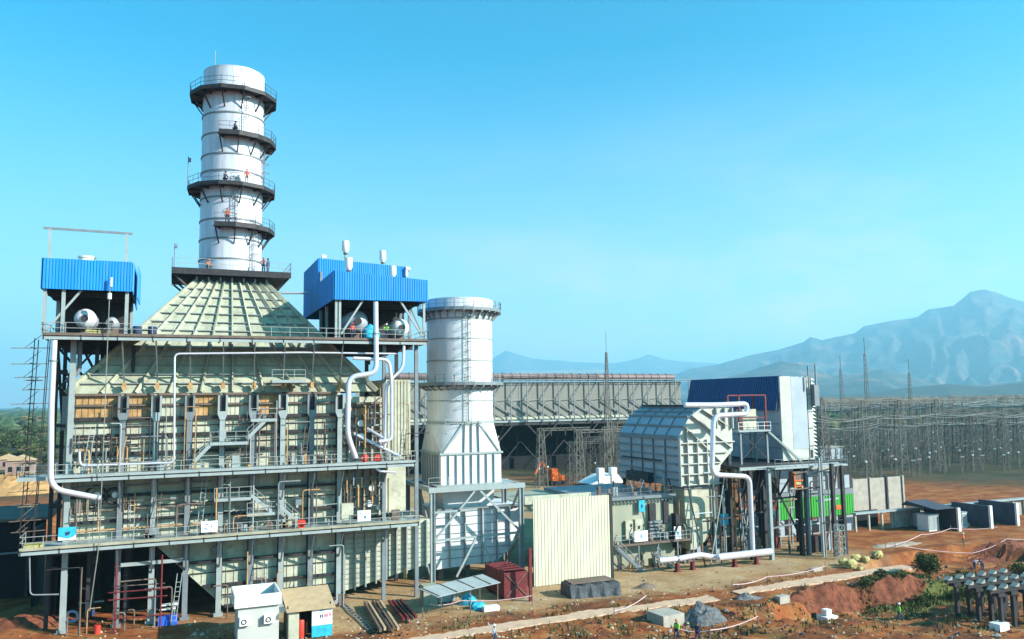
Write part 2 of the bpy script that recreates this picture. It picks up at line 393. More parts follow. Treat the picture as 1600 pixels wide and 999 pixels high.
# ------------------------------------------------------------------ mountains and air
ROCK = mat('mountain_rock', (0.07, 0.085, 0.07), 0.95, 0, 0.5, 0.0012, False, (0.42, 0.20, 0.15), 0.75, 0.1)
MZ = []
def mountain(name, sil, D0, D1, D2, rough, seed, nr=46, sub=7, m=ROCK):
    """ridge whose skyline passes the silhouette points (photo pixels), standing D0..D2 metres away"""
    cols = []
    for (x0, y0), (x1, y1) in zip(sil, sil[1:]):
        k = max(1, int(abs(x1-x0)/sub))
        for i in range(k): cols.append((x0+(x1-x0)*i/k, y0+(y1-y0)*i/k))
    cols.append(sil[-1]); V = []; Fc = []
    for ci, (px, py) in enumerate(cols):
        d = ray(px, py); hd = math.hypot(d.x, d.y); ux, uy = d.x/hd, d.y/hd
        top = H+d.z/hd*D1
        for j in range(nr):
            t = j/(nr-1)
            if t < 0.7: D = D0+(D1-D0)*(t/0.7); s = (t/0.7)
            else: D = D1+(D2-D1)*((t-0.7)/0.3); s = 1-(t-0.7)/0.3
            s = max(0.0, s); x, y = ux*D, uy*D
            rid = abs(noise.noise(Vector((ci*0.11+seed, D*0.0011, seed))))*1.6
            nn = noise.fractal(Vector((x*0.0016, y*0.0016, seed)), 0.8, 2.1, 8)
            prof = s**1.5*0.75+0.25*sstep(0.2, 0.9, s)
            z = top*prof-(rid*0.20+0.12*nn)*rough*top*s*(1-s)*4-6*(1-s)
            if j == int(0.7*(nr-1)+0.5): z = top*(1+0.012*nn)
            V.append((x, y, max(z, -25)))
    for c in range(len(cols)-1):
        for j in range(nr-1):
            a = c*nr+j; Fc.append((a, a+nr, a+nr+1, a+1))
    me = bpy.data.meshes.new(name); me.from_pydata(V, [], Fc); me.materials.append(m)
    me.polygons.foreach_set('use_smooth', [True]*len(Fc))
    MZ.append(max(v[2] for v in V)); o = bpy.data.objects.new(name, me); COL.objects.link(o); return tag(o, kind='structure')
mountain('mountain', [(1040, 592), (1075, 577), (1120, 570), (1170, 556), (1215, 547), (1235, 541), (1255, 535), (1266, 527), (1285, 531), (1335, 521),
    (1350, 510), (1395, 502), (1432, 497), (1450, 484), (1490, 478), (1505, 466), (1516, 456), (1538, 453), (1556, 457), (1575, 464),
    (1600, 472), (1680, 480), (1760, 500), (1850, 470), (1950, 500)], 5200, 9000, 12500, 1.0, 3.1, 70, 4)
mountain('foothill', [(1075, 606), (1130, 592), (1180, 577), (1222, 565), (1250, 570), (1300, 588), (1340, 584), (1380, 576), (1430, 590), (1480, 604),
    (1560, 600), (1640, 590), (1760, 585), (1900, 590)], 3600, 5200, 6500, 1.2, 8.4)
mountain('distant_mountain', [(700, 600), (760, 566), (790, 548), (830, 560), (900, 566), (960, 568), (1000, 560), (1012, 554), (1040, 562), (1080, 566), (1150, 570),
    (1300, 575)], 12000, 14500, 15500, 0.7, 5.5, 24)
mountain('low_hill', [(1240, 622), (1330, 616), (1420, 606), (1480, 600), (1540, 604), (1600, 598), (1700, 596), (1850, 606)], 2300, 3300, 3900, 1.0, 2.2, 30,
         m=mat('wooded_slope', (0.035, 0.05, 0.03), 0.95, 0, 0.5, 0.004))
hz = bpy.data.meshes.new('haze'); hb = MB().box(-17000, -3000, -45, 17500, 17500, max(MZ)+30)
ho = hb.build('haze', None); hm = bpy.data.materials.new('air'); hm.use_nodes = True
hn = hm.node_tree; hn.nodes.remove(hn.nodes['Principled BSDF'])
pv = hn.nodes.new('ShaderNodeVolumePrincipled'); pv.inputs['Density'].default_value = 0.00012
pv.inputs['Color'].default_value = (0.40, 0.80, 1.0, 1); pv.inputs['Anisotropy'].default_value = 0.2
hn.links.new(pv.outputs[0], hn.nodes['Material Output'].inputs['Volume'])
ho.data.materials.clear(); ho.data.materials.append(hm); tag(ho, kind='stuff', label='pale blue haze over the plain')

# ------------------------------------------------------------------ boiler building
YF = 90.75; YC = 91.6
COLX = [-9.4, -4.7, -1.6, 1.6, 4.85, 8.0, 11.1, 14.2, 17.3]
D1, D2, D3 = 29.0, 15.3, 8.7
bb = thing('boiler_building', 'huge steel framed boiler house with cream ribbed casing and three long walkways', 'boiler', (6, 91, 0))
# casing: front with a diagonal lower left end
mb = MB().use(CREAM)
mb.prism([(-9.9, 23.1), (17.5, 23.1), (17.5, 0.6), (5.6, 0.6), (-1.6, 7.9), (-9.9, 7.9)], 'y', YC, 109)
bays = list(zip(COLX, COLX[1:]))
mb.use(CREAM)
for a, b in bays:
    for k in range(1, 4):                                            # thin upright seams
        x = a+(b-a)*k/4
        zb = 0.8 if a > 5 else 8.1
        if a < -2 or a > 5: mb.box(x-0.03, YC-0.07, zb, x+0.03, YC-0.002, 23.0)
        else: mb.box(x-0.03, YC-0.07, 8.1, x+0.03, YC-0.002, 23.0); mb.box(x-0.03, YC-0.07, max(0.9, 7.9-(x+1.6)*1.014+0.3), x+0.03, YC-0.004, 8.0)
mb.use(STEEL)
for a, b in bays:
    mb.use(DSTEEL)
    for z in (0.9, 2.0, 3.1, 4.4, 5.6, 7.9, 9.3, 10.4, 11.7, 12.9, 16.2, 17.1, 18.0, 18.9, 19.8, 20.6):      # horizontal channels, shade lines put into their near-black colour
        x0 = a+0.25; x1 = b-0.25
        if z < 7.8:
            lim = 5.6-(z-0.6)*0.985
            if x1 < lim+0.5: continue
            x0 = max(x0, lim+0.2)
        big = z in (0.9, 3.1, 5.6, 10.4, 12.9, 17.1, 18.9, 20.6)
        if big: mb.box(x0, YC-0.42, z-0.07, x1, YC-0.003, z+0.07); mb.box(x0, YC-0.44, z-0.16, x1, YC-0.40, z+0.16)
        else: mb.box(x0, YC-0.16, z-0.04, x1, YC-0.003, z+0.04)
mb.use(DSTEEL)
for x in COLX[1:]:                                                    # dark fins added for the shade strip beside each column
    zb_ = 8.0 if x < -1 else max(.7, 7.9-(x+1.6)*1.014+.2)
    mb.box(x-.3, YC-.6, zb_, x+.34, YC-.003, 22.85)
mb.use(MSTEEL)
for a, b in bays:
    mb.box(a+.2, YC-0.50, 22.95, b-.2, YC-0.004, 23.2); mb.box(a+.2, YC-0.46, 21.9, b-.2, YC-0.004, 22.05)
mb.build('casing', None, bb)
for k, (a, b) in enumerate(bays):                                     # weathered orange panels under the eave
    q = MB().use(RUST if k in (0, 1, 3, 5) else CREAM)
    n = 7 if k == 0 else 5
    for i in range(n):
        x0 = a+0.35+(b-a-0.7)*i/n; x1 = a+0.35+(b-a-0.7)*(i+1)/n-0.07
        q.box(x0, YC-0.12, 22.1, x1, YC-0.003, 22.9); q.box(x0, YC-0.11, 20.8, x1, YC-0.003, 21.8)
    q.build('eave_panel', None, bb)
# columns
for k, x in enumerate(COLX):
    q = MB().use(LSTEEL if k % 2 == 0 else STEEL)
    zt = 22.9 if k else 29
    q.box(x-0.26, YF-0.02, 0.0, x+0.26, YF+0.06, zt-2.2 if k else zt); q.box(x-0.05, YF+0.06, 0, x+0.05, YF+0.5, zt-2.2)
    q.box(x-0.26, YF+0.5, 0, x+0.26, YF+0.58, zt-2.2); q.box(x-0.03, YF+0.58, 8, x+0.03, YC-0.45, zt-2.2)
    q.box(x-0.45, YF-0.15, 0, x+0.45, YF+0.7, 0.35)
    if k:                                                             # box-shaped head with an open throat
        q.prism([(x-0.26, zt-2.6), (x+0.26, zt-2.6), (x+0.5, zt-2.0), (x+0.5, zt), (x+0.3, zt), (x+0.3, zt-1.7), (x-0.3, zt-1.7), (x-0.3, zt), (x-0.5, zt), (x-0.5, zt-2.0)], 'y', YF-0.12, YF+0.62)
        q.use(BLACK); q.box(x-0.29, YF+0.3, zt-1.69, x+0.29, YF+0.6, zt-0.05)
    q.build('column', None, bb)
for x in (22.1, 25.9):
    q = MB(); q.box(x-0.2, YF-1.2, 0, x+0.2, YF-0.8, 29); q.build('column', STEEL, bb)
    q = MB(); q.box(x-0.2, YF+7.8, 0, x+0.2, YF+8.2, 29); q.build('column', DSTEEL, bb)
# eastern end: narrow bay with headers and pipework, then cream end wall
mb = MB().use(CREAM)
mb.box(17.5, 92.2, 9, 22.6, 108, 22.6); mb.box(23.0, 94.0, 15.6, 26.4, 107, 24.6); mb.box(22.7, 94.3, 9, 25.9, 107, 15.5)
for i in range(8): mb.box(23.2+i*0.4, 93.93, 15.7, 23.24+i*0.4, 93.99, 24.5)
mb.use(MSTEEL)
for z in (17, 18.6, 20.1, 21.4): mb.box(17.6, 91.7, z-0.08, 22.5, 92.1, z+0.08)
for x in (18.4, 19.3, 20.2, 21.1, 22.0): mb.box(x-0.05, 91.75, 9, x+0.05, 92.15, 22)
mb.build('end_wall', None, bb)
mb = MB()
rr = random.Random(3)
for z in (17.4, 18.0, 19.3, 20.7, 21.8, 10.2, 11.3, 12.4, 13.4):
    mb.use(rr.choice([MSTEEL, STEEL, LSTEEL])); mb.tube([(17.7, 91.3, z), (22.6, 91.3, z)], rr.uniform(0.07, 0.16), 8)
for i in range(26):
    x = rr.uniform(17.8, 22.9); z = rr.choice([rr.uniform(16, 21), rr.uniform(9.3, 13)]); l = rr.uniform(1, 3)
    mb.use(rr.choice([MSTEEL, STEEL, RUST, LSTEEL])); y = rr.uniform(89.3, 91.2)
    mb.tube([(x, y, z), (x, y, z+l), (x+rr.uniform(-.6, .6), y+0.7, z+l+0.3)], rr.uniform(0.04, 0.11), 6)
mb.build('pipework', None, bb)
for i, (x, z) in enumerate([(19.7, 18.1), (19.6, 19.6), (20.9, 12.3), (20.6, 10.6), (21.8, 10.1), (18.2, 21.2), (19.9, 20.9)]):
    q = MB(); q.smooth = True; q.tube([(x, 90.3, z), (x, 90.9, z)], 0.36, 12); q.smooth = False; q.build('valve_head', WHITE if i < 5 else RUST, bb)
# western end: wheel-like manholes and headers
mb = MB()
for (x, z, r) in ((-6.9, 13.0, 0.95), (-5.3, 12.9, 0.75)):
    q = MB().use(DSTEEL); th = [ (x+r*math.cos(a*math.pi/10), 91.0, z+r*math.sin(a*math.pi/10)) for a in range(21)]
    q.tube(th, 0.14, 8); q.use(WHITE); q.tube([(x+.1, 90.9, z+.1), (x+.1, 91.5, z+.1)], 0.3, 10); q.build('manhole', None, bb)
for z, r, m in ((17.8, 0.09, MSTEEL), (18.7, 0.09, MSTEEL), (16.6, 0.12, STEEL), (11.5, 0.09, MSTEEL), (13.9, 0.1, STEEL), (9.6, 0.1, RUST)):
    mb.use(m); mb.tube([(-9.6, 90.9, z), (-3.2 if z > 15 else 4, 90.9, z)], r, 6)
for i in range(34):
    x = rr.uniform(-9.2, -3.0); z = rr.choice([rr.uniform(15.6, 18), rr.uniform(9, 12)]); mb.use(rr.choice([MSTEEL, STEEL, RUST, DSTEEL, LSTEEL]))
    mb.tube([(x, 90.6, z), (x, 90.6, z+rr.uniform(0.8, 2.6))], rr.uniform(0.03, 0.09), 6)
for i in range(60):                                                   # small clutter on the long walkways
    x = rr.uniform(-3, 17); z = rr.choice([D2, D3])+0.1; mb.use(rr.choice([MSTEEL, STEEL, RUST, DSTEEL, LSTEEL, BROWNP])); s_ = rr.uniform(.12, .4)
    mb.box(x, 89.0, z, x+s_, 89.0+s_, z+rr.uniform(.2, 1.1))
for i in range(22):
    x = rr.uniform(-3, 17); z = rr.choice([D2+1.2, D3+1.0, D2-1.2, D3+4.6]); mb.use(rr.choice([MSTEEL, STEEL, LSTEEL]))
    mb.tube([(x, 91.0, z), (x+rr.uniform(1, 4), 91.0, z+rr.uniform(-.05, .05))], rr.uniform(0.03, 0.07), 6)
mb.tube([(-8, 90.2, 14.6), (13.5, 90.2, 14.6)], 0.11, 8)
mb.build('small_pipework', None, bb)
for i in range(95):
    q = MB(); u = rr.random(); q.use(rr.choice([MSTEEL, STEEL, DSTEEL, LSTEEL, BROWNP, RUST, MSTEEL]))
    x = rr.uniform(-9, 25); z0_ = rr.choice([D3+.05, D2+.05, D2+.05, 0.1]); top_ = {D3+.05: 14.4, D2+.05: 27.5}.get(z0_, 7.6); y = rr.uniform(88.5, 91.0) if z0_ > 1 else rr.uniform(88.6, 89.6)
    if u < .35: q.tube([(x, y, z0_), (x, y, min(top_, z0_+rr.uniform(2, 7)))], rr.uniform(.035, .09), 6)
    elif u < .6: z = rr.uniform(z0_+1.5, min(top_, z0_+6.5)); q.tube(arc([(x, y, z0_), (x, y, z), (x+rr.uniform(-3.5, 3.5), y, z)], .3, 3), rr.uniform(.04, .1), 6)
    elif u < .75: z = rr.uniform(z0_+1, top_-1); q.box(x, 90.9, z, x+rr.uniform(.3, .9), 91.15, z+rr.uniform(.4, 1.2))
    elif u < .88: w_ = rr.uniform(.3, .9); q.box(x, y, z0_, x+w_, y+.4, z0_+rr.uniform(.5, 1.7))
    else:
        h_ = rr.uniform(3, 6)
        for s_ in (0, .45): q.beam((x+s_, y, z0_), (x+s_+.5, y+.6, z0_+h_), .06)
        for k_ in range(int(h_/.45)): f_ = k_*.45/h_; q.beam((x+.5*f_, y+.6*f_, z0_+h_*f_), (x+.45+.5*f_, y+.6*f_, z0_+h_*f_), .045)
    q.build('fitting', None, bb)
for i in range(0, 8):                                                # tie rails between the columns
    for z in (10.8, 12.4, 16.6, 18.3, 19.9):
        if rr.random() < .55: a, b = bays[i]; q = MB(); q.beam((a+.3, 90.3, z), (b-.3, 90.3, z+rr.uniform(-.05, .05)), .07); q.build('tie_rail', MSTEEL if rr.random() < .6 else RAILM, bb)
# hood: pyramid with raised ribs, up to the square neck
EZ, NZ = 23.2, 35.9; hx0, hx1, hy0, hy1 = -9.9, 21.6, YC-0.1, 108.5; nx0, nx1, ny0, ny1 = 2.05, 9.65, 96.3, 103.9
def hp(u, v, side='f', off=0.0):
    """point on a hood face: u 0..1 along the eave, v 0..1 up the slope"""
    if side == 'f': a = Vector((hx0+(hx1-hx0)*u, hy0, EZ)); b = Vector((nx0+(nx1-nx0)*u, ny0, NZ)); n = Vector((0, -(NZ-EZ), -(0)+ (hy0-ny0)*-1)).normalized()
    elif side == 'l': a = Vector((hx0, hy0+(hy1-hy0)*u, EZ)); b = Vector((nx0, ny0+(ny1-ny0)*u, NZ)); n = Vector((-(NZ-EZ), 0, nx0-hx0)).normalized()
    else: a = Vector((hx1, hy0+(hy1-hy0)*u, EZ)); b = Vector((nx1, ny0+(ny1-ny0)*u, NZ)); n = Vector(((NZ-EZ), 0, hx1-nx1)).normalized()
    if side == 'f': n = Vector((0, -(NZ-EZ), ny0-hy0)).normalized()
    return a.lerp(b, v)+n*off
mb = MB().use(HOODM)
mb.add([(hx0, hy0, EZ), (hx1, hy0, EZ), (hx1, hy1, EZ), (hx0, hy1, EZ), (nx0, ny0, NZ), (nx1, ny0, NZ), (nx1, ny1, NZ), (nx0, ny1, NZ)],
       [(3, 2, 1, 0), (4, 5, 6, 7), (0, 1, 5, 4), (1, 2, 6, 5), (2, 3, 7, 6), (3, 0, 4, 7)])
mb.build('hood', None, bb)
mb = MB().use(HOODM)
for side in 'flr':
    for i in range(11):
        u = i/10; mb.beam(hp(u, 0, side, 0.2), hp(u, 1, side, 0.1), 0.16, 0.42)
    mb.use(STEEL)
    for j in range(1, 13):
        v = j/13; mb.beam(hp(0, v, side, 0.10), hp(1, v, side, 0.10), 0.28, 0.10)
    mb.use(HOODM)
mb.build('hood_rib', None, bb)
mb = MB().use(DSTEEL); mb.box(nx0-.1, ny0-.1, NZ, nx1+.1, ny1+.1, 37.0)
mb.use(LSTEEL)
for i in range(7): x = nx0+i*(nx1-nx0)/6; mb.box(x-.08, ny0-.32, NZ+.05, x+.08, ny0-.102, 36.4)
mb.build('neck', None, bb)
# walkways
def walkway(name_z, x0, x1, z, y0, y1, kick, top, edge, sides=()):
    q = MB().use(top); q.box(x0, y0+0.02, z-0.12, x1, y1, z)
    q.use(edge); q.box(x0, y0-0.10, z-0.58, x1, y0+0.018, z-0.30); q.use(BLACK); q.box(x0, y0-0.02, z-0.297, x1, y0+0.018, z-0.18)  # black strip stands in for the dark gap under the kick plate
    q.use(kick); q.box(x0, y0-0.06, z-0.175, x1, y0+0.016, z+0.10)
    q.use(DSTEEL)
    n = int((x1-x0)/3.1)
    for i in range(n+1):
        x = x0+0.1+(x1-x0-0.2)*i/n; q.box(x-0.05, y0-0.13, z-0.6, x+0.05, y0-0.101, z-0.1); q.box(x-0.06, y0+0.03, z-0.5, x+0.06, y1, z-0.125)
    o = q.build('walkway', None, bb)
    r_ = rail(MB(), [(x0, y1, z), (x0, y0, z), (x1, y0, z), (x1, y1, z)]); r_.build('railing', RAILM, o)
    return o
walkway('a', -11.8, 26.8, D1, 88.0, 91.3, MSTEEL, DSTEEL, LSTEEL)
walkway('b', -10.4, 25.3, D2, 88.0, 91.45, LSTEEL, LSTEEL, LSTEEL)
walkway('c', -12.9, 25.7, D3, 88.0, 91.45, mat('dusty_kick', (.36, .33, .24), .8, 0, .3, .8), LSTEEL, LSTEEL)
q = MB().use(DSTEEL); q.box(-11.8, 91.32, D1-0.2, -3.4, 110, D1-0.02); q.box(15.4, 91.32, D1-0.2, 26.8, 110, D1-0.02)
q.box(-3.4, 91.32, D1-.2, 15.4, 92.6, D1-.02)
for y in (94, 98, 102, 106, 109.7): q.box(-11.7, y, D1-0.8, -4, y+0.25, D1-0.21); q.box(17, y, D1-0.8, 26.7, y+0.25, D1-0.21)
fl = q.build('roof_floor', None, bb)
rail(MB(), [(-11.8, 91.4, D1), (-11.8, 110, D1)]).build('railing', RAILM, fl)
rail(MB(), [(26.8, 91.4, D1), (26.8, 110, D1), (16, 110, D1)]).build('railing', RAILM, fl)
q = MB().use(LSTEEL); q.box(-13.4, 88.1, D2-0.35, -10.42, 91.3, D2); o = q.build('walkway', None, bb)
rail(MB(), [(-10.5, 88.1, D2), (-13.4, 88.1, D2), (-13.4, 91.3, D2)]).build('railing', RAILM, o)
# struts from walkway edge to the columns, hangers from the top floor
for z in (D2, D3):
    for x in COLX[1:]+[22.1]:
        q = MB(); q.beam((x, 88.1, z-0.5), (x, 90.7, z-3.6), 0.14, 0.2); q.build('bracket', STEEL, bb)
for x in COLX[1:]:
    q = MB().use(STEEL); q.beam((x-0.2, 88.2, D1-0.5), (x, 91.0, 24.2), 0.12, 0.16); q.use(RUST); q.box(x-.18, 90.7, 23.6, x+.18, 91.3, 24.3); q.build('bracket', None, bb)
# braced steel behind the left end and beneath the top floor
q = MB().use(DSTEEL)
q.box(-10.9, 92.3, 7.2, 17, 109, 7.38); q.box(-11, 107.5, 0, 17, 107.8, 7.1); q.box(-11.3, 96, 0, -11.1, 107.4, 7.1)  # dark sheets added so the space under the casing reads black
for x in (-11.0, -7.4, -4.0):
    for y in (92.5, 99, 106): q.box(x-.18, y-.18, 0, x+.18, y+.18, D1-.8)
for z in (25.5, 20, 12, 6):
    q.beam((-11, 92.5, z), (-11, 106, z), .3); q.beam((-11, 92.4, z), (-10, 92.4, z), .3)
q.beam((-11, 92.5, D1-1), (-7.4, 92.5, 23.5), .25); q.beam((-11, 99, 20), (-11, 92.5, D1-1), .25); q.beam((-11, 106, D1-1), (-11, 99, 20), .2)
q.beam((-7.4, 92.5, D1-1), (-11, 92.5, 23.5), .2); q.beam((-7.4, 95.5, D1-1), (-5, 95.5, 25.5), .3); q.beam((-9, 95.5, D1-1), (-7, 95.5, 24), .25)
for x in (-7.4, -1, 6, 12, 17, 22): q.box(x-.25, 97, 0, x+.25, 97.5, 8); q.box(x-.25, 105, 0, x+.25, 105.5, 8)
q.beam((-11, 97.2, 7.4), (17, 97.2, 7.4), .5); q.beam((-11, 105.2, 7.4), (17, 105.2, 7.4), .5)
q.use(GREY); q.box(-10.5, 93.5, 19.5, -9.95, 108, 23.0)
q.use(STEEL); q.tube(arc([(-8.9, 91.6, 28.5), (-8.9, 91.6, 25.4), (-10.0, 91.6, 24.4)], .5), .22, 8)
q.build('frame', None, bb)
# inlet duct under the right end: ribbed wall rising to the right
q = MB().use(CREAM)
q.prism([(17.55, 0.7), (17.55, 8.1), (28.3, 8.1), (28.3, 3.0)], 'y', 92.4, 104)
q.use(LSTEEL)
for i in range(9):
    x = 18.2+i*1.2; zb = 0.7+(x-17.55)*0.214; q.box(x-0.07, 91.9, zb-0.2, x+0.07, 92.39, 8.05)
q.use(STEEL)
for j in range(12):
    z = 1.6+j*0.55; x0 = max(17.6, 17.55+(z-0.7)/0.214) if z < 3.0 else 17.6
    q.box(17.6, 92.33, z-0.02, min(28.2, 17.55+max(0, (z-0.9)/0.214)) if z < 3.2 else 28.2, 92.395, z+0.02)
q.build('inlet_duct', None, bb)
# stairs between walkways
def flight(mb, p, q_, w=0.9, m=LSTEEL):
    p = Vector(p); q_ = Vector(q_); mb.use(m)
    for s in (0, w): mb.beam(p+Vector((0, s, 0)), q_+Vector((0, s, 0)), 0.09, 0.36)
    n = max(3, int(abs(q_.z-p.z)/0.22)); d = (q_-p)
    for i in range(n+1): c = p+d*i/n; mb.box(c.x-.13, c.y+.05, c.z-.02, c.x+.13, c.y+w-.05, c.z+.02)
    mb.use(RAILM)
    for i in range(4): c = p+d*i/3; mb.beam(c, c+Vector((0, 0, 1)), .05)
    for z in (1.0, .5): mb.beam(p+Vector((0, 0, z)), q_+Vector((0, 0, z)), .05)
Y5 = 89.2
def stair(pts, plat):
    for a, b in pts:
        q = MB(); flight(q, at(*a, Y=Y5), at(*b, Y=Y5)); q.build('staircase', None, bb)
    for a, b in plat:
        A = at(*a, Y=Y5); B = at(*b, Y=Y5); q = MB().use(LSTEEL); q.box(A.x, Y5-.1, A.z-.3, B.x, 91.1, A.z); l = q.build('landing', None, bb)
        rail(MB(), [(A.x, Y5-.1, A.z), (B.x, Y5-.1, A.z)], step=1.2).build('railing', RAILM, l)
stair([((303, 722), (330, 694)), ((386, 686), (415, 657))], [((328, 692), (388, 691)), ((392, 655), (432, 655)), ((425, 594), (477, 594))])
stair([((468, 818), (434, 788)), ((424, 800), (392, 774))], [((335, 780), (392, 780)), ((386, 803), (437, 800))])

# ------------------------------------------------------------------ main chimney
CX, CY, CR = 5.85, 100.1, 3.55
ch = thing('chimney', 'tall white banded chimney with dark ring platforms rising from the boiler house', 'chimney', (CX, CY, 38))
q = MB().use(ALU); q.smooth = True
zs = [38.0, 63.4]; n = 48
def shell(mb, cx, cy, r, z0, z1, n=48, th=0.12, bands=(), bw=0.16, bo=0.09, bm=None):
    sm = mb.smooth; mb.smooth = True; o = len(mb.v)
    for z in (z0, z1):
        for i in range(n): a = 2*math.pi*i/n; mb.v.append((cx+r*math.cos(a), cy+r*math.sin(a), z))
    for i in range(n): mb.face([o+i, o+(i+1) % n, o+n+(i+1) % n, o+n+i])
    o = len(mb.v)
    for z in (z1, z0):
        for i in range(n): a = 2*math.pi*i/n; mb.v.append((cx+(r-th)*math.cos(a), cy+(r-th)*math.sin(a), z))
    for i in range(n): mb.face([o+i, o+(i+1) % n, o+n+(i+1) % n, o+n+i])
    mb.smooth = False; mb.ring(cx, cy, r-th-.01, r+0.02, z1-.02, z1+.04, n=n)
    if bm: mb.use(bm)
    for z in bands: mb.ring(cx, cy, r+0.003, r+bo, z-bw/2, z+bw/2, n=n)
    mb.smooth = sm
q = MB().use(ALU); shell(q, CX, CY, CR, 37, 62.0, bands=(38.8, 41.2, 43.5, 46.1, 49.3, 51.3, 53.8, 56.3, 58.9), bm=STEEL); q.build('shell', None, ch)
def polyplat(parent, cx, cy, ri, ro, z, a0, a1, sides, railm=DRAIL, deck=DSTEEL, posts=True, hgt=1.1, thick=0.28, skirt=0.0, strut=1.9):
    q = MB().use(deck); k = sides
    P = [(a0+(a1-a0)*i/k) for i in range(k+1)]
    q.ring(cx, cy, ri, ro, z-thick, z, a0, a1, k)
    q.ring(cx, cy, ro-.05, ro+.04, z-thick-skirt, z+.12, a0, a1, k)
    for a in P:
        c, s = math.cos(a), math.sin(a); q.beam((cx+ro*.96*c, cy+ro*.96*s, z-thick), (cx+ri*c, cy+ri*s, z-thick-strut), 0.13)
        q.beam((cx+ri*c, cy+ri*s, z-thick-.1), (cx+ro*c, cy+ro*s, z-thick-.1), .2)
    o = q.build('ring_platform', None, parent)
    rail(MB(), [(cx+ro*math.cos(a), cy+ro*math.sin(a), z) for a in P], hgt, 1.4, 0.045).build('railing', railm, o)
    return o
PI = math.pi
polyplat(ch, CX, CY, CR+.03, 5.1, 59.0, R(-180-20), R(160), 12, skirt=0.15, thick=.2)
polyplat(ch, CX, CY, CR+.03, 5.1, 47.5, R(-180-20), R(160), 12, skirt=0.12, thick=.2)
polyplat(ch, CX, CY, CR+.03, 5.0, 53.6, R(-112), R(20), 5, skirt=0.15)
polyplat(ch, CX, CY, CR+.03, 5.0, 42.7, R(-115), R(20), 5, skirt=0.15)
q = MB().use(DSTEEL); q.box(CX-6.4, CY-5.0, 36.6, CX+6.4, CY+5.0, 37.1); q.use(DSTEEL); q.box(CX-6.45, CY-5.06, 36.5, CX+6.45, CY-5.003, 37.2); q.box(CX-6.45, CY-5.0, 36.4, CX-6.403, CY+5.0, 37.2)
for sx in (-1, 1):
    for y in (-4.6, 0, 4.6): q.beam((CX+sx*6.2, CY+y, 36.5), (CX+sx*4.1, CY+y*.8, 34.6), .2)
o = q.build('square_platform', None, ch)
rail(MB(), [(CX-6.4, CY+5, 37.1), (CX-6.4, CY-5, 37.1), (CX+6.4, CY-5, 37.1), (CX+6.4, CY+5, 37.1)], 1.2, 1.3, .05).build('railing', RAILM, o)
q = MB()                                                              # caged ladders, offset between platforms
def ladder(q, ang, z0, z1, cx=CX, cy=CY, r=CR):
    for da in (-.07, .07): q.beam((cx+(r+.25)*math.cos(ang+da), cy+(r+.25)*math.sin(ang+da), z0), (cx+(r+.25)*math.cos(ang+da), cy+(r+.25)*math.sin(ang+da), z1), .07)
    z = z0
    while z < z1:
        q.beam((cx+(r+.25)*math.cos(ang-.07), cy+(r+.25)*math.sin(ang-.07), z), (cx+(r+.25)*math.cos(ang+.07), cy+(r+.25)*math.sin(ang+.07), z), .04)
        z += 0.4
    z = z0+2.2
    while z < z1:
        q.ring(cx+(r+.5)*math.cos(ang), cy+(r+.5)*math.sin(ang), .36, .40, z, z+.06, n=10); z += 1.1
for ang, z0, z1 in ((-72, 53.7, 60.1), (-22, 47.6, 54.7), (-88, 42.8, 48.6), (-52, 37.2, 43.8)): ladder(q, R(ang), z0, z1)
q.build('ladder', STEEL, ch)
q = MB(); q.tube([(CX-2.4, CY-2.2, 59.6), (CX-2.4, CY-2.7, 63.8)], .05, 6); q.build('lightning_rod', LSTEEL, ch)
for i, (dx, z) in enumerate(((-5.0, 47.5), (-6.2, 37.1))):
    q = MB(); q.tube([(CX+dx, CY-1, z), (CX+dx, CY-1, z+3.6)], .05, 6); q.box(CX+dx, CY-1.2, z+3.0, CX+dx+.3, CY-.8, z+3.4); q.build('lamp_post', STEEL, ch)

# ------------------------------------------------------------------ western roof house
def skirt(x0, x1, y0, y1, z0, z1, m, loc, open_front=False, zf=None):
    q = MB().use(m)
    q.corr((x0, y0), (x1, y0), z0, z1); q.corr((x1, y0), (x1, y1), z0, z1); q.corr((x1, y1), (x0, y1), z0, z1); q.corr((x0, y1), (x0, y0), z0, z1)
    return q
pl = thing('roof_house', 'left blue clad roof house of the boiler, with a steam drum beneath it', 'roof house', (-8, 92, D1))
q = MB().use(BLUE); X0, X1, Y0, Y1 = -12.1, -4.2, 88.0, 98.6
q.corr((X0, Y0), (X1, Y0), 33.35, 36.35); q.corr((X0, Y1), (X0, Y0), 33.35, 36.35); q.corr((X1, Y1), (X0, Y1), 33.35, 36.6)
q.build('wall', None, pl)
q = MB().use(BLUE); q.corr((X1+.1, Y0), (X1+.1, Y1), (33.4, 32.6), (36.3, 36.6)); q.corr((X1+.5, Y0+1.5), (X1+.5, Y1-3), 32.9, 36.2); q.build('side_wall', None, pl)
q = MB().use(GREY); q.box(X0+.05, Y0+.08, 36.1, X1, Y1-.1, 36.3); q.build('roof', None, pl)
q = MB().use(LSTEEL)
for x in (X0+.3, X0+1.9, X1-.4):
    q.box(x-.16, Y0+.3, D1, x+.16, Y0+.62, 36.0)
for x in (X0+.3, X1-.4): q.box(x-.16, Y1-.7, D1, x+.16, Y1-.4, 36.0)
q.beam((X0+.5, Y0+.46, D1+.3), (X0+3.6, Y0+.46, 33.6), .2)
q.use(DSTEEL)
q.box(X0+.5, Y1-.9, D1, X1-.5, Y1-.75, 35)  # back sheet added so the space under the house reads dark
for y in (Y0+3, Y0+6.5): q.box(X0+.2, y, 33.0, X1-.2, y+.25, 33.5)
q.build('frame', None, pl)
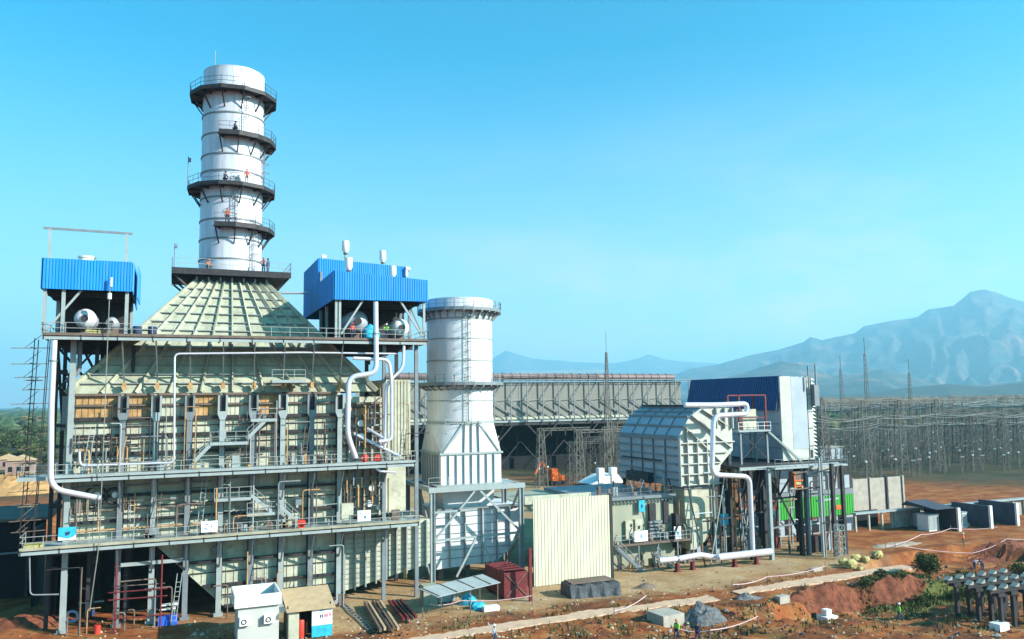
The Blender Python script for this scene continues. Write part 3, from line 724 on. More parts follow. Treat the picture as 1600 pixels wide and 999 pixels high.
q = MB(); q.tube([(-8.6, 91.5, 36.3), (-8.6, 91.5, 37.1)], .75, 14); q.tube([(-8.6, 91.5, 37.1), (-8.6, 91.5, 37.25)], .85, 14); q.build('roof_vent', WHITE, pl)
def drum(label, axis, c, r, L, m, loc):
    t = thing('steam_drum', label, 'steam drum', loc)
    q = MB().use(m); q.smooth = True; c = Vector(c); d = Vector((0, 1, 0)) if axis == 'y' else Vector((1, 0, 0))
    prof = [(-L/2-.55*r, .05), (-L/2-.5*r, .4*r), (-L/2-.32*r, .75*r), (-L/2, r), (L/2, r), (L/2+.32*r, .75*r), (L/2+.5*r, .4*r), (L/2+.55*r, .05)]
    q.tube([c+d*s for s, _ in prof], [k for _, k in prof], 24); q.build('shell', None, t)
    q = MB().use(DSTEEL); f = c-d*(L/2+.50*r)
    if axis == 'y': q.tube([f+Vector((0, -.12, 0)), f+Vector((0, .2, 0))], .34*r, 14); q.build('manhole', None, t)
    q = MB().use(MSTEEL)
    for s in (-.3, .3): p = c+d*L*s; q.box(p.x-.5, p.y-.3, D1, p.x+.5, p.y+.3, c.z-.6*r)
    q.build('saddle', None, t); return t
drum('white steam drum with a round manhole under the left blue roof house', 'y', (-8.4, 92.0, 30.7), 1.0, 4.0, ALU, (-8.4, 92, D1))
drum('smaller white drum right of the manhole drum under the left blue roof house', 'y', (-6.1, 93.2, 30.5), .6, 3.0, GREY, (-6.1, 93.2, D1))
g = thing('hoist_goalpost', 'thin steel goalpost frame standing on top of the left blue roof house', 'hoist frame', (-8, 88.5, 36.3))
q = MB()
for x in (-11.6, -4.8): q.box(x-.11, 88.35, 36.3, x+.11, 88.6, 39.3)
q.build('post', LSTEEL, g); q = MB(); q.beam((-12.2, 88.48, 39.4), (-4.3, 88.48, 39.35), .16, .22); q.build('beam', STEEL, g)
t = thing('hoist_rope', 'long rope with a hook block hanging from the left blue roof house to the ground', 'rope', (-6.1, 87.6, 0))
a = at(174, 434, Y=87.5); b = at(171, 463, Y=87.5); c = at(155, 850, Y=87.5); d = at(140, 955, Y=87.5)
q = MB(); q.tube([a, b, at(163, 660, Y=87.5), c, d], .045, 5); q.build('rope', WIRE, t)
q = MB(); q.tube([b+Vector((0, 0, .3)), b-Vector((0, 0, .3))], .2, 8); q.tube([a, a-Vector((0, 0, .9))], .12, 6); q.build('hook_block', WHITE, t)
# yellow bundle, small dark tanks beside the hood
single(MB().box(-8.2, 88.4, D1, -6.9, 89.2, D1+.45), 'sack_pile', YEL, 'yellow sacks on the top walkway below the left white drum', 'sacks', (-7.5, 88.8, D1))
for i, x in enumerate((-3.6, -2.2)):
    t = thing('drum_tank', ('dark barrel on the roof floor right of the left blue roof house' if i == 0 else 'dark barrel on the roof floor at the foot of the hood'), 'barrel', (x, 89.6, D1))
    q = MB(); q.tube([(x, 89.6, D1), (x, 89.6, D1+1.0)], .42, 12); q.build('body', NAVY, t)
    q = MB(); q.ring(x, 89.6, .42, .46, D1+.3, D1+.36, n=12); q.build('hoop', DSTEEL, t); q = MB(); q.ring(x, 89.6, .42, .46, D1+.66, D1+.72, n=12); q.build('hoop', DSTEEL, t)

# ------------------------------------------------------------------ eastern roof house
pr = thing('roof_house', 'right blue clad roof house of the boiler, with a taller block behind', 'roof house', (21, 92, D1))
X0, X1, Y0, YM, Y1 = 16.0, 26.8, 88.0, 98.4, 110.3
q = MB().use(BLUE); q.corr((X0, Y0), (X1, Y0), (33.3, 33.45), (36.55, 35.95)); q.corr((X1, Y0), (X1, YM), 33.45, 35.95); q.corr((X0, YM), (X0, Y0), 33.3, 36.55)
q.build('wall', None, pr)
q = MB().use(BLUE); xr = at(634, 430, Y=YM).x
q.corr((X0, YM+.02), (xr, YM+.02), 35.8, (39.7, 39.2)); q.corr((xr, YM), (xr, Y1), 33.3, 39.2); q.corr((X0, Y1), (X0, YM), 33.3, 39.7); q.corr((xr, Y1), (X0, Y1), 33.3, 39.6)
q.build('tall_block', None, pr)
q = MB().use(GREY); q.prism([(X0+.1, 36.3), (X1-.1, 35.7), (X1-.1, 35.85), (X0+.1, 36.45)], 'y', Y0+.1, YM); q.prism([(X0+.1, 39.4), (xr-.1, 38.9), (xr-.1, 39.1), (X0+.1, 39.6)], 'y', YM+.1, Y1-.1)
q.build('roof', None, pr)
q = MB().use(LSTEEL)
for x in (X0+.35, X0+.75, X1-.35): q = MB(); q.box(x-.13, Y0+.3, D1, x+.13, Y0+.56, 36); q.build('post', LSTEEL, pr)
for x in (X0+.3, X1-.5):
    for y in (94, YM-.3, Y1-.6): q = MB(); q.box(x-.15, y, D1, x+.15, y+.3, 35.6 if y < 98 or x > 20 else 38); q.build('post', STEEL, pr)
q = MB().use(LSTEEL)
q.beam((X0+.9, Y0+.4, D1+.5), (X0+3.4, Y0+.4, 33.5), .2); q.beam((X1-3.2, Y0+.4, 33.5), (X1-.5, Y0+.4, D1+.4), .2)
q.beam((X1-.4, Y0+.5, D1+.5), (X1-.4, 94, 33.5), .18); q.use(DSTEEL)
q.box(X0+.6, 99.2, D1, xr, 99.4, 38)  # dark sheet added behind the drums for a black interior
for y in (Y0+3, 94, 98): q.box(X0+.2, y, 33.2, X1-.2, y+.25, 33.7)
q.build('frame', None, pr)
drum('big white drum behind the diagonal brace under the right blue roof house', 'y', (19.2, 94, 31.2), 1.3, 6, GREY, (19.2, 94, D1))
drum('tilted looking bright white drum near the right corner under the right blue roof house', 'y', (24.3, 92.4, 30.6), 1.0, 3.5, WHITE, (24.3, 92.4, D1))
q = MB().use(CYAN); q.tube([(20.2, 89.6, D1), (20.2, 89.6, D1+1.1), (20.6, 89.6, D1+1.7)], [.5, .6, .3], 10); q.tube([(21.2, 89.4, D1), (21.2, 89.4, D1+.9)], .4, 10)
single(q, 'pump_set', None, 'teal pump set on the roof floor between the drums of the right roof house', 'pump', (20.5, 89.5, D1))
def silencer(px, py, h, r, label, Y, pz):
    top = at(px, py, Y=Y); x = top.x; z1 = top.z
    t = thing('silencer', label, 'silencer', (x, Y, pz), 'white silencers on the right roof house')
    q = MB(); q.tube([(x, Y, z1-h-.35), (x, Y, z1-h), (x, Y, z1-.12), (x, Y, z1)], [r*.5, r, r, r*.9], 14); q.build('body', WHITE, t)
    q = MB(); q.tube([(x, Y, pz), (x, Y, z1-h-.3)], r*.28, 8); q.build('stub_pipe', LSTEEL, t)
    q = MB(); q.ring(x, Y, r*.3, r*.62, z1-h-.55, z1-h-.42, n=12); q.build('flange', MSTEEL, t)
silencer(540, 377, 1.15, .46, 'highest white silencer, on the left of the tall blue block', 99.5, 39.3)
silencer(545, 403, 1.15, .46, 'white silencer standing just below and right of the highest one', 94.5, 36.0)
silencer(598, 392, 1.15, .42, 'white silencer alone over the right half of the tall blue block', 100.5, 39.2)
silencer(614, 416, 1.0, .40, 'low white silencer in front of the tall block near its right end', 93.5, 35.9)
for (px, py, Y, lab) in ((504, 401, 99.5, 'small white cowl on the left roof edge of the tall blue block'), (635, 420, 98.2, 'small white cowl at the right end of the tall blue block')):
    p = at(px, py, Y=Y); q = MB(); q.tube([(p.x, Y, p.z-1), (p.x, Y, p.z-.1)], .2, 8); q.tube([(p.x-.1, Y, p.z), (p.x+.45, Y, p.z-.1)], .28, 10)
    single(q, 'roof_cowl', WHITE, lab, 'roof cowl', (p.x, Y, p.z-1))

# ------------------------------------------------------------------ free pipes
def pipe(name, label, pts, r, m=PIPE, Y=None, flanges=(), rad=.9, n=10, hang=False):
    P = [at(a, b, Y=(c[0] if c else Y)) for a, b, *c in pts]
    t = thing(name, label, 'pipe', (P[0].x, P[0].y, min(p.z for p in P)))
    q = MB(); q.tube(arc(P, rad, 5), r, n); q.build('run', m, t)
    for f in flanges:
        i, u = f; a, b = P[i], P[i+1]; c = a.lerp(b, u); d = (b-a).normalized()
        q = MB(); q.tube([c-d*.07, c+d*.07], r*1.28, n); q.build('flange', STEEL, t)
    return t
pipe('steam_pipe', 'long silver downcomer down the left edge of the boiler house', [(85, 532), (80, 640), (79, 764), (157, 779)], .27, Y=87.3, flanges=((0, .3), (2, .95)), rad=1.2)
pipe('vent_pipe', 'thin silver pipe that runs right under the top walkway of the boiler house', [(124, 706), (125, 728), (272, 723), (273, 553), (470, 551), (622, 553)], .105, Y=88.9, rad=.5)
pipe('steam_pipe', 'thick silver pipe dropping from the right roof house with a jog to the left', [(587, 472), (588, 583), (545, 589), (543, 680), (556, 716)], .29, Y=87.6, rad=1.0, flanges=((0, .45),))
pipe('steam_pipe', 'silver pipe looping right beneath the top walkway and down beside the cream end wall', [(552, 560), (608, 562), (612, 600), (612, 688), (592, 690)], .20, Y=87.9, rad=.8)
pipe('steam_pipe', 'outermost silver pipe, from the right corner of the top floor down past the end wall', [(631, 540), (630, 575), (604, 600), (601, 700)], .18, Y=88.3, rad=.8)
pipe('steam_pipe', 'sloping silver pipe ending above the right tip of the middle walkway', [(553, 678, 90.5), (626, 714, 88.6)], .19)
pipe('steam_pipe', 'shorter sloping silver pipe above the longer sloping one at the right end', [(574, 670, 90.5), (606, 689, 88.6)], .17)
pipe('steam_pipe', 'short silver bend hanging under the right part of the middle walkway', [(584, 722), (590, 736), (618, 738)], .16, Y=88.5, rad=.6)
pipe('vent_pipe', 'thin grey blue pipe leaving the right roof house to the left over the hood', [(434, 478), (435, 458), (480, 458)], .15, GREY, Y=98, rad=.5)
pipe('cable_pipe', 'black pair of cables hanging down from the lowest walkway at the far left', [(46, 862), (47, 930), (92, 929)], .07, STEEL, Y=88.3, rad=.4)

# ------------------------------------------------------------------ scaffold at the left edge
sc = thing('scaffold', 'dark scaffold of poles up the left edge of the boiler house', 'scaffold', (-12.6, 90, 0))
rs = random.Random(5)
for x in (-13.1, -12.0):
    for y in (89, 91):
        q = MB(); q.beam((x+rs.uniform(-.1, .1), y, 8 if x < -13 else 9), (x+rs.uniform(-.1, .1)+.5, y, 28.6), .08); q.build('pole', DSTEEL, sc)
q = MB()
for i in range(14):
    z = 10+i*1.35+rs.uniform(-.2, .2); q.beam((-13.9+rs.uniform(-.6, .5), 89, z), (-11.2+rs.uniform(-.3, .3), 89, z+.05), .07)
    q.beam((-12.8, 88.6, z+.1), (-12.8, 91.4, z+.1), .07); q.beam((-13.4, 89, z), (-12, 89.0, z+1.3), .05)
q.build('ledger', MSTEEL, sc)
for z in (12.5, 16.5, 21, 24.5): q = MB(); q.box(-13.3, 88.9, z, -11.9, 91.1, z+.06); q.build('plank', WOOD, sc)

# ------------------------------------------------------------------ bypass chimney on its portal
BX, BY, BR = 34.55, 99.25, 4.3
bs = thing('bypass_chimney', 'short fat white chimney on a square ribbed box, right of the boiler house', 'chimney', (BX, BY, 11.5))
q = MB().use(ALUB); shell(q, BX, BY, BR, 19.0, 35.1, n=56, bands=(32.6, 29.9, 27.1, 23.4, 22.0), bw=.13, bo=.08, bm=LSTEEL); q.build('shell', None, bs)
q = MB().use(LSTEEL); q.ring(BX, BY, BR+.02, BR+.10, 32.4, 34.9, n=56)
for i in range(28): a = 2*PI*i/28; q.beam((BX+(BR+.1)*math.cos(a), BY+(BR+.1)*math.sin(a), 32.4), (BX+(BR+.9)*math.cos(a), BY+(BR+.9)*math.sin(a), 33.4), .1, .2)
q.use(ALUB); q.ring(BX, BY, BR+.10, BR+.16, 32.6, 35.0, n=56); q.build('collar', None, bs)
polyplat(bs, BX, BY, BR+.16, 5.5, 33.7, 0, 2*PI-.001, 28, RAILM, STEEL, strut=.6)
polyplat(bs, BX, BY, BR+.05, 5.7, 24.2, 0, 2*PI-.001, 28, RAILM, STEEL, strut=.6)
bx0, bx1, by0, by1 = 30.55, 38.55, 95.0, 103.4; bc = ((bx0+bx1)/2, (by0+by1)/2)
q = MB().use(ALUB); q.box(bx0, by0, 11.7, bx1, by1, 15.4)
n = 48; ring = [(BX+BR*math.cos(2*PI*i/n), BY+BR*math.sin(2*PI*i/n), 19.4) for i in range(n)]
sq = [(bx1, by1), (bx0, by1), (bx0, by0), (bx1, by0)]                # square to round transition
o0 = len(q.v); q.v += ring; o1 = len(q.v); q.v += [(x, y, 15.4) for x, y in sq]
q.smooth = True
for i in range(n):
    quad = int(((i+.5)/n*4)) % 4; q.face([o1+quad, o0+(i+1) % n, o0+i])
q.smooth = False
for k in range(4): q.face([o1+k, o1+(k+1) % 4, o0+((k+1)*n//4) % n])
q.use(LSTEEL); q.box(bx0-.2, by0-.2, 15.3, bx1+.2, by1+.2, 15.55)
q.build('transition_box', None, bs)
q = MB().use(LSTEEL)
for i in range(1, 8):
    x = bx0+(bx1-bx0)*i/8; q.box(x-.04, by0-.24, 11.75, x+.04, by0-.003, 15.25)
    y = by0+(by1-by0)*i/8; q.box(bx0-.24, y-.04, 11.75, bx0-.003, y+.04, 15.25)
for i in range(3, 6):
    x = bx0+(bx1-bx0)*i/8; q.beam((x, by0-.12, 15.5), (x+(BX-x)*.1, BY-BR-.15, 19.4), .08, .2)
q.beam((bx0+.3, by0-.1, 15.6), (BX-1, BY-BR-.1, 19.3), .08, .16); q.beam((bx1-.3, by0-.1, 15.6), (BX+1, BY-BR-.1, 19.3), .08, .16)
q.ring(BX, BY, BR+.02, BR+.2, 19.1, 19.4, n=48)
q.build('rib', None, bs)
rail(MB(), [(bx0+.4, by0-.5, 18.6), (BX+1.2, by0-.5, 18.6)]).build('railing', RAILM, bs)
q = MB(); ladder(q, R(-95), 19.5, 33.7, BX, BY, BR); q.build('ladder', LSTEEL, bs)
pf = thing('portal_frame', 'pale grey braced steel portal carrying the short fat chimney', 'steel frame', (34.5, 93, 0))
P0, P1, PT = 28.8, 40.35, 11.3
for x in (P0, P1):
    for y in (93.0, 98.5, 104):
        q = MB().use(LSTEEL if y < 94 else STEEL); q.box(x-.28, y-.25, 0, x-.20, y+.25, PT-.25); q.box(x+.20, y-.25, 0, x+.28, y+.25, PT-.25); q.box(x-.20, y-.05, 0, x+.20, y+.05, PT-.25); q.box(x-.5, y-.5, 0, x+.5, y+.5, .2)
        q.build('column', None, pf)
q = MB().use(LSTEEL)
for y in (93.0, 98.5, 104): q.box(P0-.5, y-.25, PT-.25, P1+.5, y+.25, PT+.35)
for x in (P0, 34.5, P1): q.box(x-.25, 93.25, PT-.22, x+.25, 104, PT+.32)
q.box(bx0-1, 93.4, PT+.34, bx1+1, 104, PT+.42)
q.build('top_beam', None, pf)
for y in (93.0,):
    for a, b in (((P0+.3, 5.5), (34.3, PT-.2)), ((P1-.3, 5.9), (34.8, PT-.2)), ((P0+3.0, 1.0), (34.3, 5.3)), ((P1-3.2, 1.0), (34.8, 5.5)), ((P0, 8.7), (34.5, 8.8)), ((P0, 5.4), (P1, 5.6))):
        q = MB(); q.beam((a[0], y, a[1]), (b[0], y, b[1]), .24, .24); q.build('brace', LSTEEL, pf)
for a, b in (((P0, 93, 5.5), (P0, 98.5, PT)), ((P0, 98.5, 5.5), (P0, 93, 0.3)), ((P1, 98.5, 5.5), (P1, 93, PT)), ((P1, 98.5, 1), (P1, 93, 5.5))):
    q = MB(); q.beam(a, b, .2); q.build('brace', STEEL, pf)
rail(MB(), [(P0-.5, 92.8, PT+.42), (P0+2, 92.8, PT+.42)]).build('railing', RAILM, pf)
dv = thing('ribbed_duct', 'bright white ribbed gas duct inside the portal below the fat chimney', 'duct', (35, 97, 0))
q = MB().use(ALUB); q.prism([(30.2, 1.4), (38.3, 1.8), (40.0, 3.2), (41.6, 6.5), (41.6, 8.6), (30.2, 8.6)], 'y', 96.0, 103)
q.prism([(31.5, 8.6), (38.0, 8.6), (38.3, 11.6), (31.0, 11.6)], 'y', 96.6, 102.4); q.build('body', None, dv)
q = MB().use(LSTEEL)
for x in (31.9, 33.9, 36.2, 38.2, 39.9): q.box(x-.06, 95.55, 1.6 if x < 38 else (1.9 if x < 39 else 3.3), x+.06, 95.995, 8.5)
q.use(STEEL)
for z in (2.6, 3.6, 4.6, 5.6, 6.6, 7.6): q.box(30.3, 95.9, z-.025, 39.3+(.6 if z > 3.5 else 0), 95.997, z+.025)
q.box(30.2, 95.5, 8.5, 41.6, 95.99, 8.7); q.build('rib', None, dv)
for x in (31, 34.5, 38): q = MB(); q.box(x-.3, 96.5, 0, x+.3, 97, 1.6); q.build('foot', MSTEEL, dv)

# ------------------------------------------------------------------ cream sheet wall and turbine hall
w = thing('sheet_wall', 'tall cream corrugated sheet wall, blank, right of the fat chimney', 'wall', (45, 88, 0))
q = MB(); q.corr((39.75, 88), (50.1, 88), 0.05, (10.15, 10.1), .42, .05); q.build('sheet', WALLM, w)
q = MB(); q.box(50.12, 87.9, 0, 50.5, 88.5, 10.2)
for x in (40, 45, 50): q.box(x-.1, 88.2, 0, x+.1, 88.5, 10)
q.build('post', DSTEEL, w)
th_ = thing('turbine_enclosure', 'olive grey machine enclosure between the cream sheet wall and the elbow duct', 'machine enclosure', (56, 95, 0))
OLV = mat('olive_enclosure', (0.33, 0.34, 0.25), .7, 0, .15, .5, False, (.36, .26, .15), .45)
q = MB().use(OLV); q.box(42, 93.5, 8.3, 50.6, 110, 8.6); q.box(50.7, 92.6, 0, 62.6, 108, 9.0)
q.use(STEEL); q.box(50.65, 92.3, 8.7, 62.9, 108.2, 9.08)
for i in range(22): x = 51+i*.53; q.box(x, 92.1, 8.35, x+.22, 92.59, 8.5)
q.use(CREAM); q.box(40.9, 93, 8.9, 50.3, 93.3, 9.9)
q.build('body', None, th_)
rail(MB(), [(50.8, 92.35, 9.08), (62.8, 92.35, 9.08)], 1.1, 1.3).build('railing', MSTEEL, th_)
q = MB().use(DSTEEL); q.box(58.6, 92.2, 4.9, 59.6, 92.59, 8.0); q.box(60.9, 92.3, 5.3, 61.7, 92.59, 8.3); q.box(62.3, 91.6, 2.0, 63.0, 92.59, 6.5); q.build('doorway', None, th_)
q = MB().use(CREAM); q.box(54.9, 92.2, 3.6, 56.0, 92.59, 6.0); q.box(56.3, 92.1, 3.6, 57.4, 92.59, 6.1); q.use(DSTEEL); q.box(55.6, 92.15, 5.2, 55.85, 92.198, 5.6); q.box(56.7, 92.05, 4.9, 57.0, 92.097, 5.3); q.build('cabinet', None, th_)
q = MB().use(STEEL)
for i in range(5): q.box(58.4, 91.9, 3.7+i*.45, 60.4, 92.5, 3.95+i*.45)
q.build('cooler', None, th_)
q = MB().use(MSTEEL); q.box(52.2, 90.8, 3.05, 64, 92.58, 3.3); o = q.build('walkway', None, th_)
rail(MB(), [(52.2, 90.85, 3.3), (64, 90.85, 3.3)], 1.1, 1.2).build('railing', LSTEEL, o)
for x in (53, 56, 59, 62): q = MB(); q.box(x-.08, 90.9, 0, x+.08, 91.1, 3.05); q.build('leg', STEEL, th_)
q = MB(); flight(q, (55.6, 89.6, 0.1), (52.3, 89.9, 3.2), 1.0, STEEL); q.build('staircase', None, th_)
q = MB(); flight(q, (60.0, 89.2, 0.1), (57.9, 89.5, 1.9), 1.0, STEEL); q.build('staircase', None, th_)
rr = random.Random(11)
for i in range(60):
    q = MB(); x = rr.uniform(52.5, 64); z = rr.choice([0.1, 3.35, 9.1]); q.use(rr.choice([MSTEEL, STEEL, DSTEEL, RUST, LSTEEL, BROWNP])); y = rr.uniform(91.0, 92.3) if z < 9 else rr.uniform(93, 98)
    if rr.random() < .5: q.tube([(x, y, z), (x, y, z+rr.uniform(.4, 1.8)), (x+rr.uniform(-1, 1), y, z+1.9)], rr.uniform(.05, .13), 6)
    else: s_ = rr.uniform(.2, .7); q.box(x, y, z, x+s_, y+s_*.6, z+rr.uniform(.3, 1.2))
    q.build('equipment', None, th_)

# ------------------------------------------------------------------ elbow duct
EDC = mat('duct_end_plate', (.52, .52, .46), .55, 0, .12, .8, False, (.3, .26, .2), .4)
ed = thing('elbow_duct', 'big grey ribbed intake elbow duct with chamfered shoulder left of the filter house', 'duct', (66, 96, 0))
q = MB().use(GREY); Yd0, Yd1 = 92.0, 107.5
prof = [(63.3, 10.0), (63.3, 16.6), (65.2, 19.3), (67.2, 20.5), (72.4, 20.6), (72.4, 14.6), (70.2, 12.6), (69.8, 10.0)]
q.prism(prof, 'y', Yd0, Yd1)
q.use(EDC); q.prism([(a+.02 if a < 66 else a-.02, b-.02 if b > 15 else b) for a, b in prof], 'y', Yd0-.06, Yd0-.002)
q.build('body', None, ed)
q = MB().use(EDC)
for z in (10.2, 11.6, 13.0, 14.4, 15.8): q.box(63.3, Yd0-.45, z-.07, 69.9+max(0, (z-12.6))*.8, Yd0-.063, z+.07)
for x in (63.35, 64.6, 66.2, 67.8): q.box(x-.06, Yd0-.5, 10, x+.06, Yd0-.064, 16.6 if x < 64 else 17.6 if x < 65 else 16.2)
for a, b in (((64.2, 18.1), (70.2, 13.0)), ((65.6, 19.5), (72.0, 14.9)), ((67.4, 20.3), (71.5, 18.0))): q.beam((a[0], Yd0-.27, a[1]), (b[0], Yd0-.27, b[1]), .4, .13)
for x in (69.6, 71.0, 72.3): q.box(x-.06, Yd0-.5, 17.6, x+.06, Yd0-.064, 20.5)
q.build('rib', None, ed)
q = MB().use(STEEL)
for z in (10.9, 11.9, 13.0, 14.1, 15.2, 16.3): q.box(62.95, Yd0+.2, z-.08, 63.297, Yd1, z+.08)
for y in (95, 98, 101, 104): q.box(63.1, y-.05, 10, 63.297, y+.05, 16.4)
q.use(DSTEEL); q.box(62.95, 96, 13.2, 63.29, Yd1-1, 13.35); q.box(62.2, 98, 10.0, 63.29, 104, 11.4); q.use(STEEL)
for (xa, za), (xb, zb) in zip(prof[1:4], prof[2:5]):                  # standing seams over the chamfered shoulder
    for f_ in (0.0, .5): xx, zz = xa+(xb-xa)*f_, za+(zb-za)*f_; q.beam((xx-.08, Yd0+.1, zz+.08), (xx-.08, Yd1, zz+.08), .14, .3)
for y in (95, 98, 101, 104):
    for (xa, za), (xb, zb) in zip(prof[1:4], prof[2:5]): q.beam((xa-.04, y, za+.05), (xb-.04, y, zb+.05), .1, .12)
q.build('side_rib', None, ed)
q = MB().use(CREAM); q.box(64.3, 92.3, 5.6, 69.6, 97, 9.9); q.prism([(64.6, 5.55), (69.3, 5.55), (67.6, 2.4), (66.0, 1.4), (65.2, 1.4)], 'y', 92.6, 97); q.use(STEEL); q.box(64.1, 92.1, 9.6, 69.9, 97.2, 9.95); q.build('chute', None, ed)
for x, y in ((63.6, 106.8), (72, 106.8), (72, 92.4)): q = MB(); q.box(x-.2, y-.2, 0, x+.2, y+.2, 14 if x > 70 else 10); q.build('leg', DSTEEL, ed)
q = MB().use(DSTEEL); q.tube([(66.5, 93.2, 20.85), (66.5, 106, 20.85)], .16, 6); q.use(LSTEEL); q.tube([(67, 91.5, 21.0), (73.5, 91.5, 21.05)], .22, 8); q.build('cable_tray', None, ed)
p = at(1040, 860, Y=90.5)
single(MB().box(64.7, 91.5, 2.6, 65.9, 92.2, 4.6), 'control_box', CREAM, 'cream control box at the foot of the elbow duct chute', 'control box', (65.3, 92, 2.6))
single(MB().use(CYAN).box(69.8, 92, 4.4, 71.2, 92.4, 5.9).use(STEEL).box(69.7, 92.05, 4.3, 71.3, 92.38, 4.397), 'control_box', None, 'bright blue control box right of the elbow duct chute', 'control box', (70.5, 92, 4.3))

# ------------------------------------------------------------------ filter house
fh = thing('filter_house', 'tall grey and blue air filter house with white weather hoods down its right side', 'filter house', (84, 100, 12.4))
FX0, FX1, FY0, FY1, FZ0, FZ1 = 81.3, 87.2, 92.0, 114.6, 12.7, 24.85
q = MB().use(GREY); q.prism([(81.3, FZ0), (81.3, 20.2), (82.0, FZ1), (FX1, FZ1), (FX1, FZ0)], 'y', FY0+.3, FY1)
q.use(STEEL)
for z in (14.5, 16.2, 18.0): q.box(81.22, FY0+.4, z-.05, 81.297, FY1, z+.05)
for y in (99, 106.5): q.box(81.2, y-.1, FZ0, 81.296, y+.1, 20)
q.build('body', None, fh)
q = MB().use(DBLUE); n = 44
for i in range(n):
    y = FY0+.3+(FY1-FY0-.3)*i/n; q.add([(80.6, y, 20.0), (81.85, y, 25.0), (81.85, y+.34, 25.0), (80.6, y+.34, 20.0), (80.72, y, 19.95), (82.0, y, 24.95), (82.0, y+.34, 24.95), (80.72, y+.34, 19.95)],
        [(0, 1, 2, 3), (7, 6, 5, 4), (0, 4, 5, 1), (3, 2, 6, 7), (1, 5, 6, 2), (0, 3, 7, 4)])
    q.add([(80.7, y+.34, 19.97), (81.95, y+.34, 24.97), (81.95, y+.54, 24.97), (80.7, y+.54, 19.97)], [(0, 1, 2, 3)])
q.build('sloping_roof', None, fh)
q = MB().use(EDC); q.box(81.3, FY0, FZ0, 83.3, FY0+.28, FZ1+.05); q.use(GREY); q.box(83.32, FY0-.02, FZ0+1.6, 86.2, FY0+.28, FZ1-.1); q.use(EDC); q.box(83.32, FY0+.02, FZ0, 87.2, FY0+.28, FZ0+1.58)
q.use(DSTEEL); q.box(86.22, FY0-.03, FZ0, 86.34, FY0+.28, FZ1); q.box(86.5, FY0-.03, FZ0+.2, 86.9, FY0+.01, FZ0+1.4)
for z in (14.6, 17.2, 19.6, 22.2, 24.0): q.box(86.36, FY0-.04, z, 87.15, FY0+.02, z+.1)
q.use(EDC); q.box(86.36, FY0, FZ0+1.6, 87.2, FY0+.28, FZ1); q.build('front', None, fh)
for i in range(21):
    z = FZ0+.5+i*.56; q = MB(); q.prism([(87.22, z), (88.0, z-.12), (88.0, z-.05), (87.22, z+.42)], 'y', FY0+.2, FY1-.3); q.build('weather_hood', WHITE, fh)
q = MB().use(STEEL)
q.box(86.2, 91.4, 23, 86.35, 91.6, 26.4); q.box(87.6, 91.4, 21.5, 87.78, 91.6, 26.8); q.beam((84.2, 91.5, 26.7), (87.8, 91.5, 26.7), .12); q.box(87.0, 91.2, 20.5, 87.9, 91.9, 23.6); q.build('hoist', None, fh)
# platform with columns
pt = thing('steel_platform', 'dark steel trestle platform carrying the filter house and its bracing', 'steel platform', (78, 90, 0))
q = MB().use(DSTEEL); q.box(71.0, 89.0, 12.1, 88.6, 115, 12.5); q.use(LSTEEL); q.box(71.0, 88.8, 12.0, 88.6, 88.99, 12.4); q.box(75.6, 87.2, 12.05, 88.6, 88.79, 12.3); q.build('floor', None, pt)
rail(MB(), [(75.6, 87.2, 12.3), (88.6, 87.2, 12.3)], 1.1, 1.2).build('railing', STEEL, pt)
for i, (x, y, m) in enumerate(((72.8, 89.2, DSTEEL), (75.2, 88.2, LSTEEL), (75.9, 90.2, DSTEEL), (80.9, 88.6, DSTEEL), (82.0, 88.5, STEEL), (72.5, 97, DSTEEL), (81, 97, DSTEEL), (88, 97, DSTEEL), (72.5, 106, DSTEEL), (81, 106, DSTEEL), (88, 106, DSTEEL), (88, 114, DSTEEL), (81, 114, DSTEEL))):
    q = MB(); q.box(x-.22, y-.3, 0, x+.22, y-.2, 12.05); q.box(x-.22, y+.2, 0, x+.22, y+.3, 12.05); q.box(x-.05, y-.2, 0, x+.05, y+.2, 12.05); q.build('column', m, pt)
for a, b in (((75.9, 89.2, 6), (80.9, 89.2, 11.8)), ((76, 89.2, 11.8), (80.9, 89.2, 3.0)), ((72.5, 97, .5), (81, 97, 11.8)), ((81, 97, .5), (72.5, 97, 11.8)), ((75.6, 89.3, 7.8), (82, 89.3, 8.0)), ((75.6, 89.0, 3.9), (82.5, 89.0, 4.6)),
             ((66, 89.4, 5.6), (75, 89.4, 6.2)), ((72.8, 89.3, 6), (75.8, 89.3, 11.8)), ((81, 97, 6), (88, 97, 6.2)), ((88, 97, .4), (81, 97, 6))):
    q = MB(); q.beam(a, b, .2); q.build('brace', DSTEEL if a[2] != 3.9 else STEEL, pt)
q = MB().use(MSTEEL); q.box(78.9, 87.6, 9.4, 80.4, 88.4, 11.6); q.tube([(78, 87.4, 9.2), (84, 87.4, 9.3)], .12, 6); q.tube([(79, 87.3, 11.3), (83, 87.3, 11.8)], .1, 6)
q.use(ORANGE); q.box(79.0, 87.45, 10.3, 80.6, 87.59, 10.45); q.box(79.0, 87.45, 9.5, 80.6, 87.59, 9.65); q.box(79.0, 87.4, 9.5, 79.15, 87.6, 11.5); q.use(YEL); q.box(79.3, 87.45, 9.8, 80.2, 87.58, 10.2); q.build('red_service_frame', None, pt)
rf = random.Random(33)
